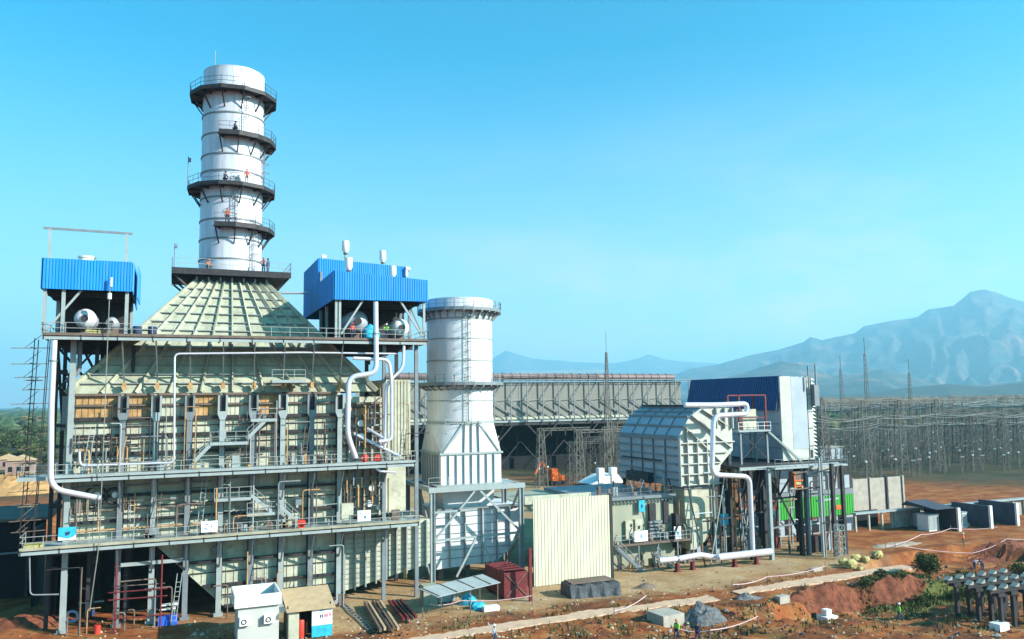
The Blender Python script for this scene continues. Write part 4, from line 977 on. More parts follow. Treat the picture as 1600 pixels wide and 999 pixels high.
for i in range(96):
    x = rf.uniform(63, 87); y = rf.uniform(88.5, 100); u = rf.random(); q = MB().use(rf.choice([MSTEEL, STEEL, DSTEEL, DSTEEL, LSTEEL, MAROON, RUST, GREY])); z = rf.uniform(0, 10)
    if u < .4: q.tube(arc([(x, y, 0), (x, y, min(11.8, z+3)), (x+rf.uniform(-4, 4), y+.2, min(11.8, z+3))], .4, 3), rf.uniform(.06, .16), 6)
    elif u < .6: q.beam((x, y, z), (min(88, x+rf.uniform(2, 8)), y, z+rf.uniform(-.2, .2)), rf.uniform(.08, .25))
    elif u < .8: w_ = rf.uniform(.4, 1.6); q.box(x, y, 0, x+w_, y+w_*.7, rf.uniform(.5, 2.6))
    else: q.beam((x, y, 0), (x+rf.uniform(-3, 3), y, 11.8), rf.uniform(.1, .22))
    q.build('fitting', None, pt)
# central mast frame around the S pipe
mf = thing('pipe_tower', 'narrow red and grey steel tower with a small landing behind the silver loop pipe', 'steel tower', (75, 92, 12.5))
for x in (74.2, 78.9):
    for y in (92.5, 95): q = MB().use(STEEL); q.box(x-.14, y-.14, 12.5, x+.14, y+.14, 17.3); q.use(MAROON); q.box(x-.12, y-.12, 17.3, x+.12, y+.12, 22.2); q.build('column', None, mf)
q = MB(); q.beam((74.2, 92.5, 22.2), (78.9, 92.5, 22.2), .2); q.beam((74.2, 92.5, 19), (78.9, 92.5, 19), .16); q.beam((74.2, 95, 22.2), (78.9, 95, 22.2), .2); q.build('crossbeam', MAROON, mf)
q = MB().use(DSTEEL); q.beam((74.2, 92.5, 13), (78.9, 92.5, 17), .14); q.beam((78.9, 92.5, 13), (74.2, 92.5, 17), .14); q.build('brace', None, mf)
q = MB(); q.beam((79.0, 92.3, 17), (83.9, 91.3, 12.6), .3); q.build('raking_strut', LSTEEL, mf)
q = MB(); q.box(73.6, 92.0, 17.0, 79.3, 95.4, 17.25); o = q.build('landing', LSTEEL, mf); rail(MB(), [(73.6, 92.0, 17.25), (79.3, 92.0, 17.25)], 1.1, 1.2).build('railing', WHITE, o)
q = MB().use(CREAM); q.box(75.2, 93, 17.3, 77.6, 94.4, 20.2); q.use(STEEL); q.box(75.0, 92.9, 19.0, 77.8, 92.99, 19.2); q.build('valve_box', None, mf)
pipe('steam_pipe', 'silver pipe with a square loop at the top, standing beside the elbow duct', [(1070, 633), (1120, 633), (1167, 631), (1167, 647), (1115, 650), (1112, 742), (1171, 745), (1176, 858)], .34, Y=88.0, rad=1.1, n=12)
pipe('ground_pipe', 'bright silver pipe lying on low supports at the foot of the steel platform', [(1122, 871), (1204, 862)], .46, Y=86.8, n=12)
pipe('ground_pipe', 'shorter silver pipe length at the foot of the elbow duct', [(1030, 876), (1062, 873), (1072, 871), (1094, 867), (1122, 872)], .36, Y=87.6, n=12, rad=.3, flanges=((0, .9),))
for px, yy_, lab in ((1058, 87.6, 'leftmost steel stand under the silver ground pipes'), (1082, 87.6, 'second steel stand from the left under the silver ground pipes'), (1148, 86.8, 'third steel stand from the left under the silver ground pipes'), (1182, 86.8, 'rightmost steel stand under the silver ground pipes')):
    p = at(px, 885, Y=yy_); q = MB(); q.box(p.x-.16, yy_-.3, 0, p.x+.16, yy_+.3, 1.0); q.box(p.x-.35, yy_-.35, 0, p.x+.35, yy_+.35, .12)
    single(q, 'pipe_support', MAROON, lab, 'pipe support', (p.x, yy_, 0), 'stands under the ground pipes')
# tall pair of dark poles and lattice leg at the right
lm = thing('steel_trestle', 'slim dark trestle of tall posts at the right end of the filter house', 'steel trestle', (86, 86.5, 0))
for x, y, zt, m in ((84.4, 86.0, 12.6, DSTEEL), (83.0, 86.4, 13.4, STEEL), (86.6, 86.4, 12.2, DSTEEL), (82.6, 86.4, 13.4, LSTEEL)):
    w_ = .22 if m is DSTEEL else .1; q = MB(); q.box(x-w_, y-w_, 0, x+w_, y+w_, zt); q.build('post', m, lm)
q = MB(); q.beam((82.6, 86.2, 4.6), (86.6, 86.4, 4.8), .12); q.beam((82.6, 86.2, 11.6), (86.6, 86.4, 12.2), .14); q.beam((83, 86.2, 8.5), (84.4, 86.1, 8.3), .1); q.build('crossbar', DSTEEL, lm)
q = MB(); lattice(q, (83.4, 84.2, 0), 1.0, .9, 4.6, 6, .06, .04); q.build('lattice_leg', LSTEEL, lm)

# ------------------------------------------------------------------ air cooled condenser far behind
YA = 230.0
ac = thing('condenser_hall', 'long raised weathered wind wall hall with a brown duct on its roof, far behind', 'condenser', (110, YA, 0))
ax0, ax1 = 58.0, 164.0
q = MB().use(ACCM); q.box(ax0, YA+1.2, 15.6, ax1-3, YA+1.5, 27.6); q.box(ax0, YA+1.5, 15.2, ax1-3, YA+46, 15.6); q.box(ax1-3.3, YA+1.5, 15.6, ax1-3, YA+46, 27.6); q.box(ax0, YA+45.7, 15.6, ax1-3, YA+46, 27.6)
q.use(LSTEEL); q.box(ax0, YA+.4, 15.0, ax1-3, YA+1.19, 15.5); q.use(CREAM); q.box(ax0, YA+1.0, 15.9, ax1-3, YA+1.19, 16.6)
q.build('wall', None, ac)
q = MB().use(STEEL)
xsA = [ax0+i*5.55 for i in range(20)]
for x in xsA: q.box(x-.14, YA-.2, 14.9, x+.14, YA+.1, 28.4)
q.build('mullion', None, ac)
q = MB().use(STEEL)
for a, b in zip(xsA, xsA[1:]):
    q.beam((a, YA+.1, 22), (b, YA+.9, 22), .14); q.beam((a+.1, YA+.2, 21.6), (b, YA+.9, 17.2), .3); q.beam((a, YA, 22.4), (b-2.4, YA+.9, 27.2), .2)
    q.beam((a+.1, YA+.6, 18.4), (a+4, YA+1, 15.6), .2)
q.beam((ax0, YA, 28.2), (ax1+.2, YA, 28.2), .3); q.beam((ax0, YA, 27.5), (ax1, YA, 27.5), .18)
q.build('bracing', None, ac)
q = MB().use(BROWNP); q.tube([(ax0, YA+4, 29.4), (ax1-4, YA+4, 29.0)], 1.15, 16)
for i in range(33): x = ax0+1+i*3.05; q.tube([(x, YA+4, 29.4-.004*(x-ax0)), (x+.25, YA+4, 29.4-.004*(x-ax0))], 1.3, 16)
q.build('roof_duct', None, ac)
rail(MB(), [(96, YA+1, 29.4), (132, YA+1, 30.2)], 1.2, 4, .12).build('railing', LSTEEL, ac)
q = MB()
for x in (64, 77.5, 92.7, 108, 123, 138, 152):
    for y in (YA+1, YA+22, YA+43):
        q.use(LSTEEL if y < YA+2 and x > 90 and x < 95 else DSTEEL); q.tube([(x, y, 0), (x, y, 11)], .55, 8)
        q.use(DSTEEL)
        for dx, dy in ((-6, 0), (6, 0), (0, -6), (0, 6)): q.beam((x, y, 9), (x+dx, y+dy, 15), .4)
        q.beam((x, y, 1), (x+7.5, y, 9), .28); q.beam((x, y, 1), (x-7.5, y, 9), .28)
for y in (YA+1, YA+22, YA+43): q.box(ax0, y-.3, 14.0, ax1-3, y+.3, 15.0)
q.use(BLACK); q.box(ax0, YA+30, .5, ax1-6, YA+30.3, 13.5); q.box(ax0+10, YA+8, 0, ax1-30, YA+16, 3.5)  # black wall and box added to darken the space under the hall
for i in range(6): q.tube([(70+i*15, YA+12, 12.2), (70+i*15, YA+12, 14.8)], 5, 16); q.tube([(70+i*15, YA+33, 12.2), (70+i*15, YA+33, 14.8)], 5, 16)
q.build('leg_frame', None, ac)

# ------------------------------------------------------------------ switchyard
lt = thing('lattice_mast', 'very tall thin lattice mast in front of the condenser hall', 'lattice mast', (118.5, 205, 0), None)
p = at(952, 738); q = MB(); lattice(q, (p.x, p.y, 0), 2.4, 1.1, 22, 11, .2, .11); lattice(q, (p.x, p.y, 22), 1.1, .4, 14, 12, .15, .08); q.tube([(p.x, p.y, 36), (p.x, p.y, 42.5)], .07, 5)
lt.location = (p.x, p.y, 0); q.build('tower', GALV, lt)
def mast(px, py, dist_y, label, top_py):
    b = at(px, py, Z=0); t = at(px, top_py, Y=b.y)
    m_ = thing('lattice_mast', label, 'lattice mast', (b.x, b.y, 0), 'lightning masts of the switchyard')
    h = t.z; q = MB(); lattice(q, (b.x, b.y, 0), 1.8, 1.3, h*.42, 9, .10, .05); lattice(q, (b.x, b.y, h*.42), 1.0, .4, h*.46, 14, .08, .045); q.tube([(b.x, b.y, h*.88), (b.x, b.y, h)], .09, 5)
    q.box(b.x-1.5, b.y-1.5, h*.42-.1, b.x+1.5, b.y+1.5, h*.42); q.build('tower', GALV, m_)
mast(1362, 742, 0, 'tallest lightning mast of the switchyard, rising against the mountain', 528)
mast(1322, 735, 0, 'faint lightning mast left of the tallest one in the switchyard', 556)
mast(1430, 735, 0, 'thin lightning mast right of the tallest one in the switchyard', 562)
rw = random.Random(21)
def gantry_proto(h, label):
    t = thing('switchyard_gantry', label, 'lattice gantry', (0, 0, 0), 'lattice gantry towers of the switchyard')
    q = MB(); lattice(q, (0, 0, 0), 2.6, 1.2, h, 10, .15, .08); q.build('tower', GALV, t)
    q = MB()
    for s in (-.4, .4):
        for z in (h-.9, h-.1): q.beam((0, s, z), (14, s, z), .15)
    for i in range(12):
        x0 = i*14/12; x1 = (i+1)*14/12; za, zb = (h-.9, h-.1) if i % 2 else (h-.1, h-.9)
        q.beam((x0, -.4, za), (x1, -.4, zb), .1); q.beam((x0, .4, za), (x1, .4, zb), .06)
    q.build('crossbeam', GALV, t)
    for x in (3, 7, 11): q = MB(); q.tube([(x, 0, h-2.8), (x, 0, h-1)], .11, 6); q.build('insulator_string', PORC, t)
    return t
g1 = gantry_proto(20.5, 'grey lattice gantry tower with a crossbeam, standing in the switchyard behind the concrete wall')
GALV = mat('dark_lattice', (0.07, 0.068, 0.06), 0.6, 0, .2, 1)
g2 = gantry_proto(15.5, 'grey lattice gantry tower with a crossbeam, standing in the switchyard behind the concrete wall')
spots = []
for Yr in (165, 182, 198, 216, 236, 258, 284, 316, 360, 420, 490, 580):
    x = at(1288, 700, Y=Yr).x; xe = at(1640, 700, Y=Yr).x
    while x < xe: spots.append((x+rw.uniform(-.5, .5), Yr, rw.random())); x += 14.0 if Yr < 300 else 21.0
first = {1: True, 2: True}
for x, y, u in spots:
    k = 1 if u > .45 else 2; pr_ = g1 if k == 1 else g2
    o = pr_ if first[k] else dup(pr_); first[k] = False
    o.location = (x, y, 0)
# nearer transformer-yard gantries between the chimney and the elbow duct
GALV = MC['galvanised_lattice']
gB = []
for i, (px, py) in enumerate(((846, 762), (893, 760), (905, 772), (925, 752), (948, 757), (968, 752), (981, 760), (940, 735), (962, 735), (912, 745))):
    b = at(px, py); o = dup(g2 if i % 2 else g1); o.location = (b.x, b.y, 0); o.scale = (1, 1, .72)
    o['label'] = 'lattice gantry tower crowded between the fat chimney and the elbow duct'; o['group'] = 'gantry towers beside the condenser hall'
def wires(name, label, runs, r=.06):
    q = MB()
    for a, b, sag in runs:
        a = Vector(a); b = Vector(b); pts = [a.lerp(b, i/8)-Vector((0, 0, sag*4*(i/8)*(1-i/8))) for i in range(9)]; q.tube(pts, r, 4, False)
    return tag(q.build(name, WIRE), label, 'power lines', None, 'stuff')
runs = []
for Yr, z in ((150, 17), (165, 20), (165, 14), (182, 19), (198, 20), (198, 13), (216, 18), (236, 20), (236, 14), (258, 19), (284, 18), (316, 20), (360, 20)):
    for k in range(3):
        x0 = at(1285, 700, Y=Yr).x; x1 = at(1640, 700, Y=Yr).x; n_ = 4
        for i in range(n_): runs.append(((x0+(x1-x0)*i/n_, Yr+k*3, z-.3*k), (x0+(x1-x0)*(i+1)/n_, Yr+k*3, z-.3*k), rw.uniform(.5, 1.6)))
for i in range(70):
    Yr = rw.choice([165, 196, 232, 268]); x0 = at(1285, 700, Y=Yr).x; x = x0+rw.uniform(0, 110); runs.append(((x, Yr, 18.6), (x+rw.uniform(-3, 3), Yr+32, 18.8), 1.4))
wires('conductor', 'sagging overhead conductors strung between the switchyard gantries', runs)
# post equipment
def post(h, kind):
    t = thing('post_insulator', 'small insulator post with a pale head among the switchyard equipment', 'insulator', (0, 0, 0), 'insulator posts of the switchyard')
    q = MB(); lattice(q, (0, 0, 0), .5, .4, h, 3, .06, .04); q.build('stand', GALV, t)
    for k in range(1 if kind != 2 else 2):
        q = MB(); x = k*.8; q.use(PORC)
        for i in range(5): q.tube([(x, 0, h+i*.4), (x, 0, h+i*.4+.15), (x, 0, h+i*.4+.4)], [.08, .17, .08], 8)
        q.build('insulator', None, t)
    q = MB(); q.use(WHITE if kind == 0 else STEEL); q.tube([(0, 0, h+2), (0, 0, h+2.4)], .30 if kind == 0 else .15, 10)
    if kind == 2: q.tube([(-.4, 0, h+2.2), (1.2, 0, h+2.2)], .12, 6)
    q.build('head', None, t); return t
ps = [post(2.6, 0), post(3.4, 1), post(2.2, 2)]; used = [0, 0, 0]; cnt = 0
for Yr in (158, 172, 186, 205, 220, 245, 262, 285, 300, 335):
    x = at(1292, 720, Y=Yr).x; xe = at(1630, 720, Y=Yr).x
    while x < xe and cnt < 190:
        k = rw.randrange(3); o = ps[k] if not used[k] else dup(ps[k]); used[k] = 1; o.location = (x, Yr+rw.uniform(-2, 2), 0); x += rw.uniform(4.0, 6.5); cnt += 1
for i in range(14):
    b = at(rw.uniform(830, 985), rw.uniform(745, 765)); o = dup(ps[i % 3]); o.location = (b.x, b.y, 0); o['label'] = 'small insulator post in the yard between the fat chimney and the elbow duct'; o['group'] = 'insulator posts beside the condenser hall'
# yard kiosk and a few machines there
b = at(1300, 718); t = thing('yard_building', 'small pale flat roofed building at the left edge of the switchyard', 'building', (b.x, b.y, 0))
q = MB().use(GREY); q.box(b.x-5, b.y, 0, b.x+5, b.y+6, 4); q.build('wall', None, t); q = MB().use(CONC); q.box(b.x-5.4, b.y-.4, 4, b.x+5.4, b.y+6.4, 4.3); q.build('roof', None, t)
q = MB().use(DSTEEL); q.box(b.x-3, b.y-.05, 0, b.x-1.6, b.y-.003, 2.4); q.build('door', None, t)
# orange loader seen under the condenser hall
b = at(870, 758); lo = thing('loader', 'orange excavator like machine parked under the condenser hall', 'machine', (b.x, b.y, 0))
q = MB().use(ORANGE); q.prism([(b.x-2.2, 1.2), (b.x+2.0, 1.2), (b.x+2.0, 2.4), (b.x+.4, 2.6), (b.x, 4.2), (b.x-1.8, 4.2), (b.x-2.2, 2.6)], 'y', b.y-1.1, b.y+1.1); q.build('body', None, lo)
q = MB().use(ORANGE); q.beam((b.x-1.8, b.y, 2.6), (b.x-4.2, b.y, 6.2), .5, .6); q.beam((b.x-4.2, b.y, 6.2), (b.x-6.2, b.y, 3), .4, .5); q.build('boom', None, lo)
q = MB(); q.box(b.x-2.3, b.y-1.5, 0, b.x+2.2, b.y-.9, 1.15); q.build('track', DSTEEL, lo); q = MB(); q.box(b.x-2.3, b.y+.9, 0, b.x+2.2, b.y+1.5, 1.15); q.build('track', DSTEEL, lo)
# transformer with white covered top behind the turbine enclosure
b = at(938, 760, Y=140); b.z = 0; zt_ = at(938, 752, Y=140).z-9.2; tf = thing('transformer', 'dark transformer with white covered top behind the machine enclosure', 'transformer', (b.x, b.y, 0))
q = MB().use(DSTEEL); q.box(b.x-4, b.y-3, 0, b.x+4, b.y+3, 8.6+zt_)
q.build('tank', None, tf); q = MB().use(WHITE); q.prism([(b.x-3.6, 9.0+zt_), (b.x+3.6, 9.0+zt_), (b.x+2.4, 10.6+zt_), (b.x-.4, 10.4+zt_)], 'y', b.y-3, b.y+2.6); q.box(b.x-2.0, b.y-3.2, 9.2+zt_, b.x-.8, b.y-2, 12+zt_); q.box(b.x+.8, b.y-3.2, 9.2+zt_, b.x+2.0, b.y-2, 12.0+zt_); q.build('cover', None, tf)
q = MB().use(DSTEEL)
for i in range(9): q.box(b.x-3.9+i*.9, b.y-3.6, 3, b.x-3.5+i*.9, b.y-3.003, 8+zt_)
q.build('radiator', None, tf)

# ------------------------------------------------------------------ green clad building, concrete walls, trough
YG = 101.0; a = at(1218, 835, Y=YG).x; b = at(1336, 835, Y=YG).x; z0 = at(1300, 806, Y=YG).z; z1 = at(1300, 774, Y=YG).z; z2 = at(1300, 742, Y=YG).z
gb = thing('green_building', 'low building with a bright green sheet band and dark glass above, behind the trestle', 'building', ((a+b)/2, YG, 0))
q = MB().use(GREY); q.box(a, YG+.2, 0, b, YG+9, z0); q.use(DSTEEL); q.box(a, YG+.15, z1+.9, b, YG+9, z2); q.use(STEEL); q.box(a-.2, YG, z1, b+.2, YG+9.2, z1+.9); q.build('wall', None, gb)
q = MB(); q.corr((a-.1, YG+.05), (b+.1, YG+.05), z0, z1, .5, .06); q.build('green_band', GREEN, gb)
q = MB().use(ORANGE); q.box(a+(b-a)*.76, YG-.07, z0+.9, a+(b-a)*.84, YG-.02, z0+1.6); q.build('notice', None, gb)
q = MB().use(GREY)
for i in range(6): x = a+(b-a)*(i+.5)/6; q.box(x-.8, YG+.1, z1+1.0, x+.8, YG+.148, z2-.2)
q.build('window', NAVY, gb)
for i in range(5): x = a+2+(b-a-4)*i/4.2; q = MB(); q.box(x-.7, YG+.14, .2, x+.7, YG+.198, 2.6); q.build('opening', BLACK, gb)
YW = 113.0; a = at(1334, 790, Y=YW).x; b = at(1412, 790, Y=YW).x; z2 = at(1370, 747, Y=YW).z
t = thing('concrete_wall', 'tall stained grey concrete wall of three panels right of the green building', 'wall', ((a+b)/2, YW, 0))
for i in range(3):
    x0 = a+(b-a)*i/3+.2; x1 = a+(b-a)*(i+1)/3-.2; q = MB(); q.box(x0, YW, 0, x1, YW+.3, z2); q.build('panel', CONC, t)
for i in range(4):
    x = a+(b-a)*i/3; q = MB(); q.box(x-.2, YW-.25, 0, x+.2, YW+.5, z2+.15); q.build('pier', DSTEEL if i == 2 else CONC, t)
t2 = thing('concrete_wall', 'lower grey concrete wall behind the trestle posts, left of the tall panelled one', 'wall', (a-8, YW+3, 0))
z3 = at(1310, 720, Y=YW+4).z; xa = at(1270, 760, Y=YW+4).x
q = MB(); q.box(xa, YW+4, 0, a-.3, YW+4.3, z3); q.build('panel', CONC, t2); q = MB(); q.box(xa-.2, YW+3.9, z3, a-.2, YW+4.4, z3+.2); q.build('coping', DSTEEL, t2)
YT = 99.5
tr = thing('cable_trough', 'long white topped precast trough wall running to the right edge', 'trough wall', (115, YT, 0))
A = at(1334, 803, Y=YT); B = at(1650, 760, Y=YT)
q = MB().use(LSTEEL); q.beam(A, (B.x, YT, A.z), .9, .28); q.build('coping', WHITE, tr)
q = MB().use(CONC); q.box(at(1395, 820, Y=YT).x, YT+.2, 0, B.x, YT+.5, A.z-.15); q.use(BLACK); q.box(A.x, YT+3, 0, at(1395, 820, Y=YT).x, YT+3.2, A.z-.2); q.build('panel', None, tr)
for i in range(15): x = A.x+.3+i*2.9; q = MB(); q.box(x-.15, YT-.1, 0, x+.15, YT+.18, A.z-.15); q.build('post', CONC, tr)
DWALL = mat('dark_precast', (0.06, 0.065, 0.085), .7, 0, .25, .5, False, (.12, .12, .13), .3)
for i, (px, py, lab) in enumerate(((1499, 830, 'left of three dark fire walls by the trough, behind the white cabinets'), (1549, 826, 'middle of three dark fire walls by the trough'), (1590, 821, 'right of three dark fire walls by the trough, nearest the edge'))):
    b = at(px, py); t = thing('fire_wall', lab, 'fire wall', (b.x, b.y, 0), 'fire walls beside the trough')
    q = MB(); q.box(b.x-.35, b.y, 0, b.x, min(98.9, b.y+7.5), 3.6); q.build('panel', DWALL, t)
    q = MB(); q.box(b.x-.45, b.y-.35, 0, b.x+.1, b.y-.003, 3.7); q.build('pier', WHITE, t)  # white end and dark panel hold the sunlit edge and shaded side
    if i == 0: q = MB(); q.prism([(b.y+.2, 3.62), (b.y+7, 3.62), (b.y+6, 4.4)], 'x', b.x-4.5, b.x-.1); q.build('roof_sheet', DWALL, t)
def cabinet(px, py, w, d, h, lab):
    b = G(px, py); t = thing('cabinet', lab, 'cabinet', (b.x, b.y, b.z), 'switch cabinets beside the trough')
    q = MB().use(WHITE); q.box(b.x, b.y, b.z-.1, b.x+w, b.y+d, b.z+h); q.build('body', None, t)
    q = MB().use(LSTEEL); q.box(b.x-.1, b.y-.1, b.z+h, b.x+w+.1, b.y+d+.1, b.z+h+.12); q.build('roof', None, t)
    q = MB().use(LSTEEL); q.box(b.x+.1, b.y-.04, b.z+.2, b.x+w/2-.03, b.y-.003, b.z+h-.15); q.build('door', None, t); q = MB().use(LSTEEL); q.box(b.x+w/2+.03, b.y-.04, b.z+.2, b.x+w-.1, b.y-.003, b.z+h-.15); q.build('door', None, t)
cabinet(1452, 831, 2.3, 2.2, 2.6, 'largest pale switch cabinet, in front of the left fire wall')
cabinet(1438, 824, 1.4, 2.0, 2.2, 'pale switch cabinet half hidden behind the largest one')
cabinet(1504, 825, 1.2, 1.6, 2.4, 'pale switch cabinet between the left and middle fire walls')
# ------------------------------------------------------------------ foreground things
def gthing(name, label, cat, px, py, group=None):
    p = G(px, py); return thing(name, label, cat, p, group), p
# site office with two air conditioners: parapet roof, walls
p = at(372, 1004, Z=0); q_ = at(434, 1001, Z=0)
X0 = at(372, 960, Y=79.2).x; X1 = at(436, 960, Y=79.2).x; ZR = at(400, 945, Y=79.2).z; ZP = at(400, 930, Y=79.2).z
so_ = thing('site_office', 'pale grey flat roofed site office with a raised parapet and two air conditioners', 'site office', ((X0+X1)/2, 79.2, 0))
OFF = mat('office_paint', (0.50, 0.50, 0.47), .7, 0, .06, .6, False, (.6, .5, .35), .2)
q = MB().use(OFF); q.box(X0, 79.2, -.2, X1, 83.2, ZR-.1); q.build('wall', None, so_)
q = MB().use(WHITE); q.box(X0-.35, 78.85, ZR-.1, X1+.15, 83.5, ZR); q.box(X0-.35, 78.85, ZR+.001, X1+.15, 79.0, ZR+.95); q.box(X0-.35, 83.35, ZR+.001, X1+.15, 83.5, ZR+.95)
q.box(X0-.35, 79.001, ZR+.001, X0-.2, 83.349, ZR+.95); q.box(X1+.0, 79.001, ZR+.001, X1+.15, 83.349, ZR+.95); q.build('parapet', None, so_)
q = MB().use(WHITE); q.box(X1+.003, 79.4, ZR-1.0, X1+.9, 81, ZR-.9); q.build('sunshade', None, so_)
for i, px in enumerate((383, 421)):
    x = at(px, 970, Y=79).x; z = at(px, 971-4*i, Y=79).z
    t = tag(MB().use(WHITE).box(x-.5, 78.75, z-.36, x+.5, 79.19, z+.36).build('air_conditioner', None, None, (x, 79, z)), ('left' if i == 0 else 'right')+' air conditioner unit on the wall of the grey site office', 'air conditioner', 'air conditioners on the site office')
    q = MB().use(DSTEEL); q.ring(x-.12, z, .16, .24, 0, .02, n=16); o = q.build('fan_grille', None, t)
    o.data.transform(Matrix.Translation((-x, -79, -z)).inverted() @ Matrix.Identity(4)) if False else None
    me = o.data
    for v in me.vertices:
        lx, ly, lz = v.co.x+x, v.co.y+79, v.co.z+z; v.co = (lx-x, 78.72-79-lz, ly-z)
X0 = at(452, 960, Y=78.6).x; X1 = at(519, 960, Y=78.6).x; Zb = 0; ZT = at(480, 953, Y=78.6).z; ZK = at(480, 924, Y=82).z
ko = thing('guard_kiosk', 'small kiosk with a sloping tan roof and an open dark doorway', 'kiosk', ((X0+X1)/2, 78.6, 0))
q = MB().use(CREAM); q.box(X0, 78.6, -.1, X0+.9, 78.7, ZT); q.box(X0-.05, 78.6, -.1, X0, 82.2, ZT+.4); q.box(X1-.05, 78.75, -.1, X1, 82.2, ZT+.4); q.box(X0, 82.1, -.1, X1, 82.2, ZT+.5); q.build('wall', None, ko)
q = MB().use(TAN); q.prism([(78.2, ZT), (82.6, ZT+1.15), (82.6, ZT+1.25), (78.2, ZT+.1)], 'x', X0-.3, X1+.25); q.build('roof', None, ko)
q = MB().use(BLACK); q.box(X0+.1, 80.5, 0, X1-.1, 80.6, ZT); q.build('dark_backing', None, ko)  # black sheet stands in for the dark inside of the kiosk
q = MB().use(WHITE); xb = X0+(X1-X0)*.52; q.box(xb, 78.5, 1.15, X1, 78.56, ZT-.05); q.use(CYAN); q.box(xb, 78.5, .1, X1, 78.56, 1.14)
q.use(mat('pink_print', (.6, .2, .3), .7)); q.box(xb+1.15, 78.48, 1.85, xb+1.5, 78.498, 2.1); q.box(xb+1.6, 78.48, 1.9, xb+1.8, 78.498, 2.15); q.use(NAVY); q.box(xb+.75, 78.48, 1.8, xb+.87, 78.498, 2.1); q.box(xb+.95, 78.48, 1.8, xb+1.05, 78.498, 2.1)
q.use(CYAN); q.prism([(xb+.7, 2.35), (xb+1.4, 2.55), (xb+.9, 2.6)], 'y', 78.48, 78.498); q.build('banner', None, ko)
q = MB(); x = X0+1.15; q.tube([(x, 79.4, 0), (x, 79.4, .1), (x, 79.4, 1.55), (x, 79.4, 1.65)], [.42, .45, .45, .4], 16)
single(q, 'water_barrel', RED, 'bright red barrel in the doorway of the tan roofed kiosk', 'barrel', (x, 79.4, 0))
# canopy
z = 2.7; c4 = [at(655, 921, Z=3.0), at(684, 934, Z=2.5), at(782, 911, Z=2.5), at(754, 898, Z=3.0)]
cn = thing('tin_canopy', 'pale corrugated tin canopy on thin posts below the portal', 'canopy', (c4[0].x, c4[1].y, 0))
q = MB().use(LSTEEL); v = [Vector(c) for c in c4]
q.add([*v, *[a+Vector((0, 0, .06)) for a in v]], [(3, 2, 1, 0), (4, 5, 6, 7), (0, 1, 5, 4), (1, 2, 6, 5), (2, 3, 7, 6), (3, 0, 4, 7)]); q.build('roof', WHITE, cn)
q = MB().use(MSTEEL)
for f in (.03, .3, .57, .84): q.beam(v[0].lerp(v[3], f)+Vector((0, 0, .1)), v[1].lerp(v[2], f)+Vector((0, 0, .1)), .13, .06)
q.build('batten', None, cn)
for f in (.05, .5, .95):
    for a, b in ((v[0], v[3]), (v[1], v[2])): c = a.lerp(b, f); q = MB(); q.beam((c.x, c.y, 0), (c.x, c.y, c.z), .09); q.build('post', MSTEEL, cn)
a = at(662, 948); q = MB().use(OLV); q.box(a.x, a.y, 0, a.x+1.6, a.y+1.4, 2.1); single(q, 'locker', None, 'olive steel locker under the left end of the tin canopy', 'locker', (a.x, a.y, 0))
a = at(690, 947); q = MB().use(LSTEEL); q.box(a.x, a.y+1, .1, a.x+1.9, a.y+2.2, 1.6); single(q, 'tool_crate', None, 'pale tool crate right of the olive locker under the canopy', 'crate', (a.x, a.y, 0))
rr = random.Random(2)
for i, (px, py, lab) in enumerate(((732, 944, 'crumpled cyan tarpaulin heap, upper one under the canopy'), (747, 951, 'crumpled cyan tarpaulin heap, lower right one under the canopy'))):
    a = at(px, py); q = MB(); q.smooth = True; n = 10; V = []
    for j in range(6):
        for k in range(n):
            th = 2*PI*k/n; r_ = .95*math.cos(j/5*PI/2)+.06; V.append((a.x+r_*math.cos(th)*rr.uniform(.75, 1.2), a.y+r_*.7*math.sin(th)*rr.uniform(.8, 1.1), (1.1 if i == 0 else .75)*math.sin(j/5*PI/2)*rr.uniform(.8, 1.15)))
    q.smooth = False; q.add(V, [(j*n+k, j*n+(k+1) % n, (j+1)*n+(k+1) % n, (j+1)*n+k) for j in range(5) for k in range(n)]+[tuple(range(5*n, 6*n))])
    single(q, 'tarpaulin', CYAN, lab, 'tarpaulin', (a.x, a.y, 0), 'cyan tarpaulins')
a = at(757, 957); q = MB(); q.box(a.x, a.y, 0, a.x+1.7, a.y+.8, .5); single(q, 'white_slab', WHITE, 'low white slab in front of the cyan tarpaulins', 'slab', (a.x, a.y, 0))
# maroon container and red post
a = at(792, 940)
mc = thing('container', 'open topped maroon steel container right of the tin canopy', 'container', (a.x, a.y, 0))
q = MB().use(MAROON); x0, x1, y0, y1 = a.x-.2, a.x+2.6, a.y+.2, a.y+6
q.box(x0, y0, .2, x1, y0+.12, 3.0); q.box(x0, y1, .2, x1, y1+.12, 3.0); q.box(x0, y0+.12, .2, x0+.12, y1, 3.0); q.box(x1-.12, y0+.12, .2, x1, y1, 3.0); q.box(x0, y0+.13, .2, x1, y1, .3)
q.use(MSTEEL); q.beam((x0+.2, y0-.04, .4), (x1-.2, y0-.04, 2.8), .1); q.beam((x1-.2, y0-.05, .4), (x0+.2, y0-.05, 2.8), .1); q.build('body', None, mc)
q = MB().use(MAROON)
for i in range(4): q.box(x0, y0+1+i*1.2, 3.0, x1, y0+1.3+i*1.2, 3.12)
q.build('roof_bar', None, mc)
a = at(829, 940); q = MB(); q.box(a.x-.16, a.y-.16, 0, a.x+.16, a.y+.16, 5.7); single(q, 'red_post', MAROON, 'tall dark red post at the left edge of the cream sheet wall', 'post', (a.x, a.y, 0))
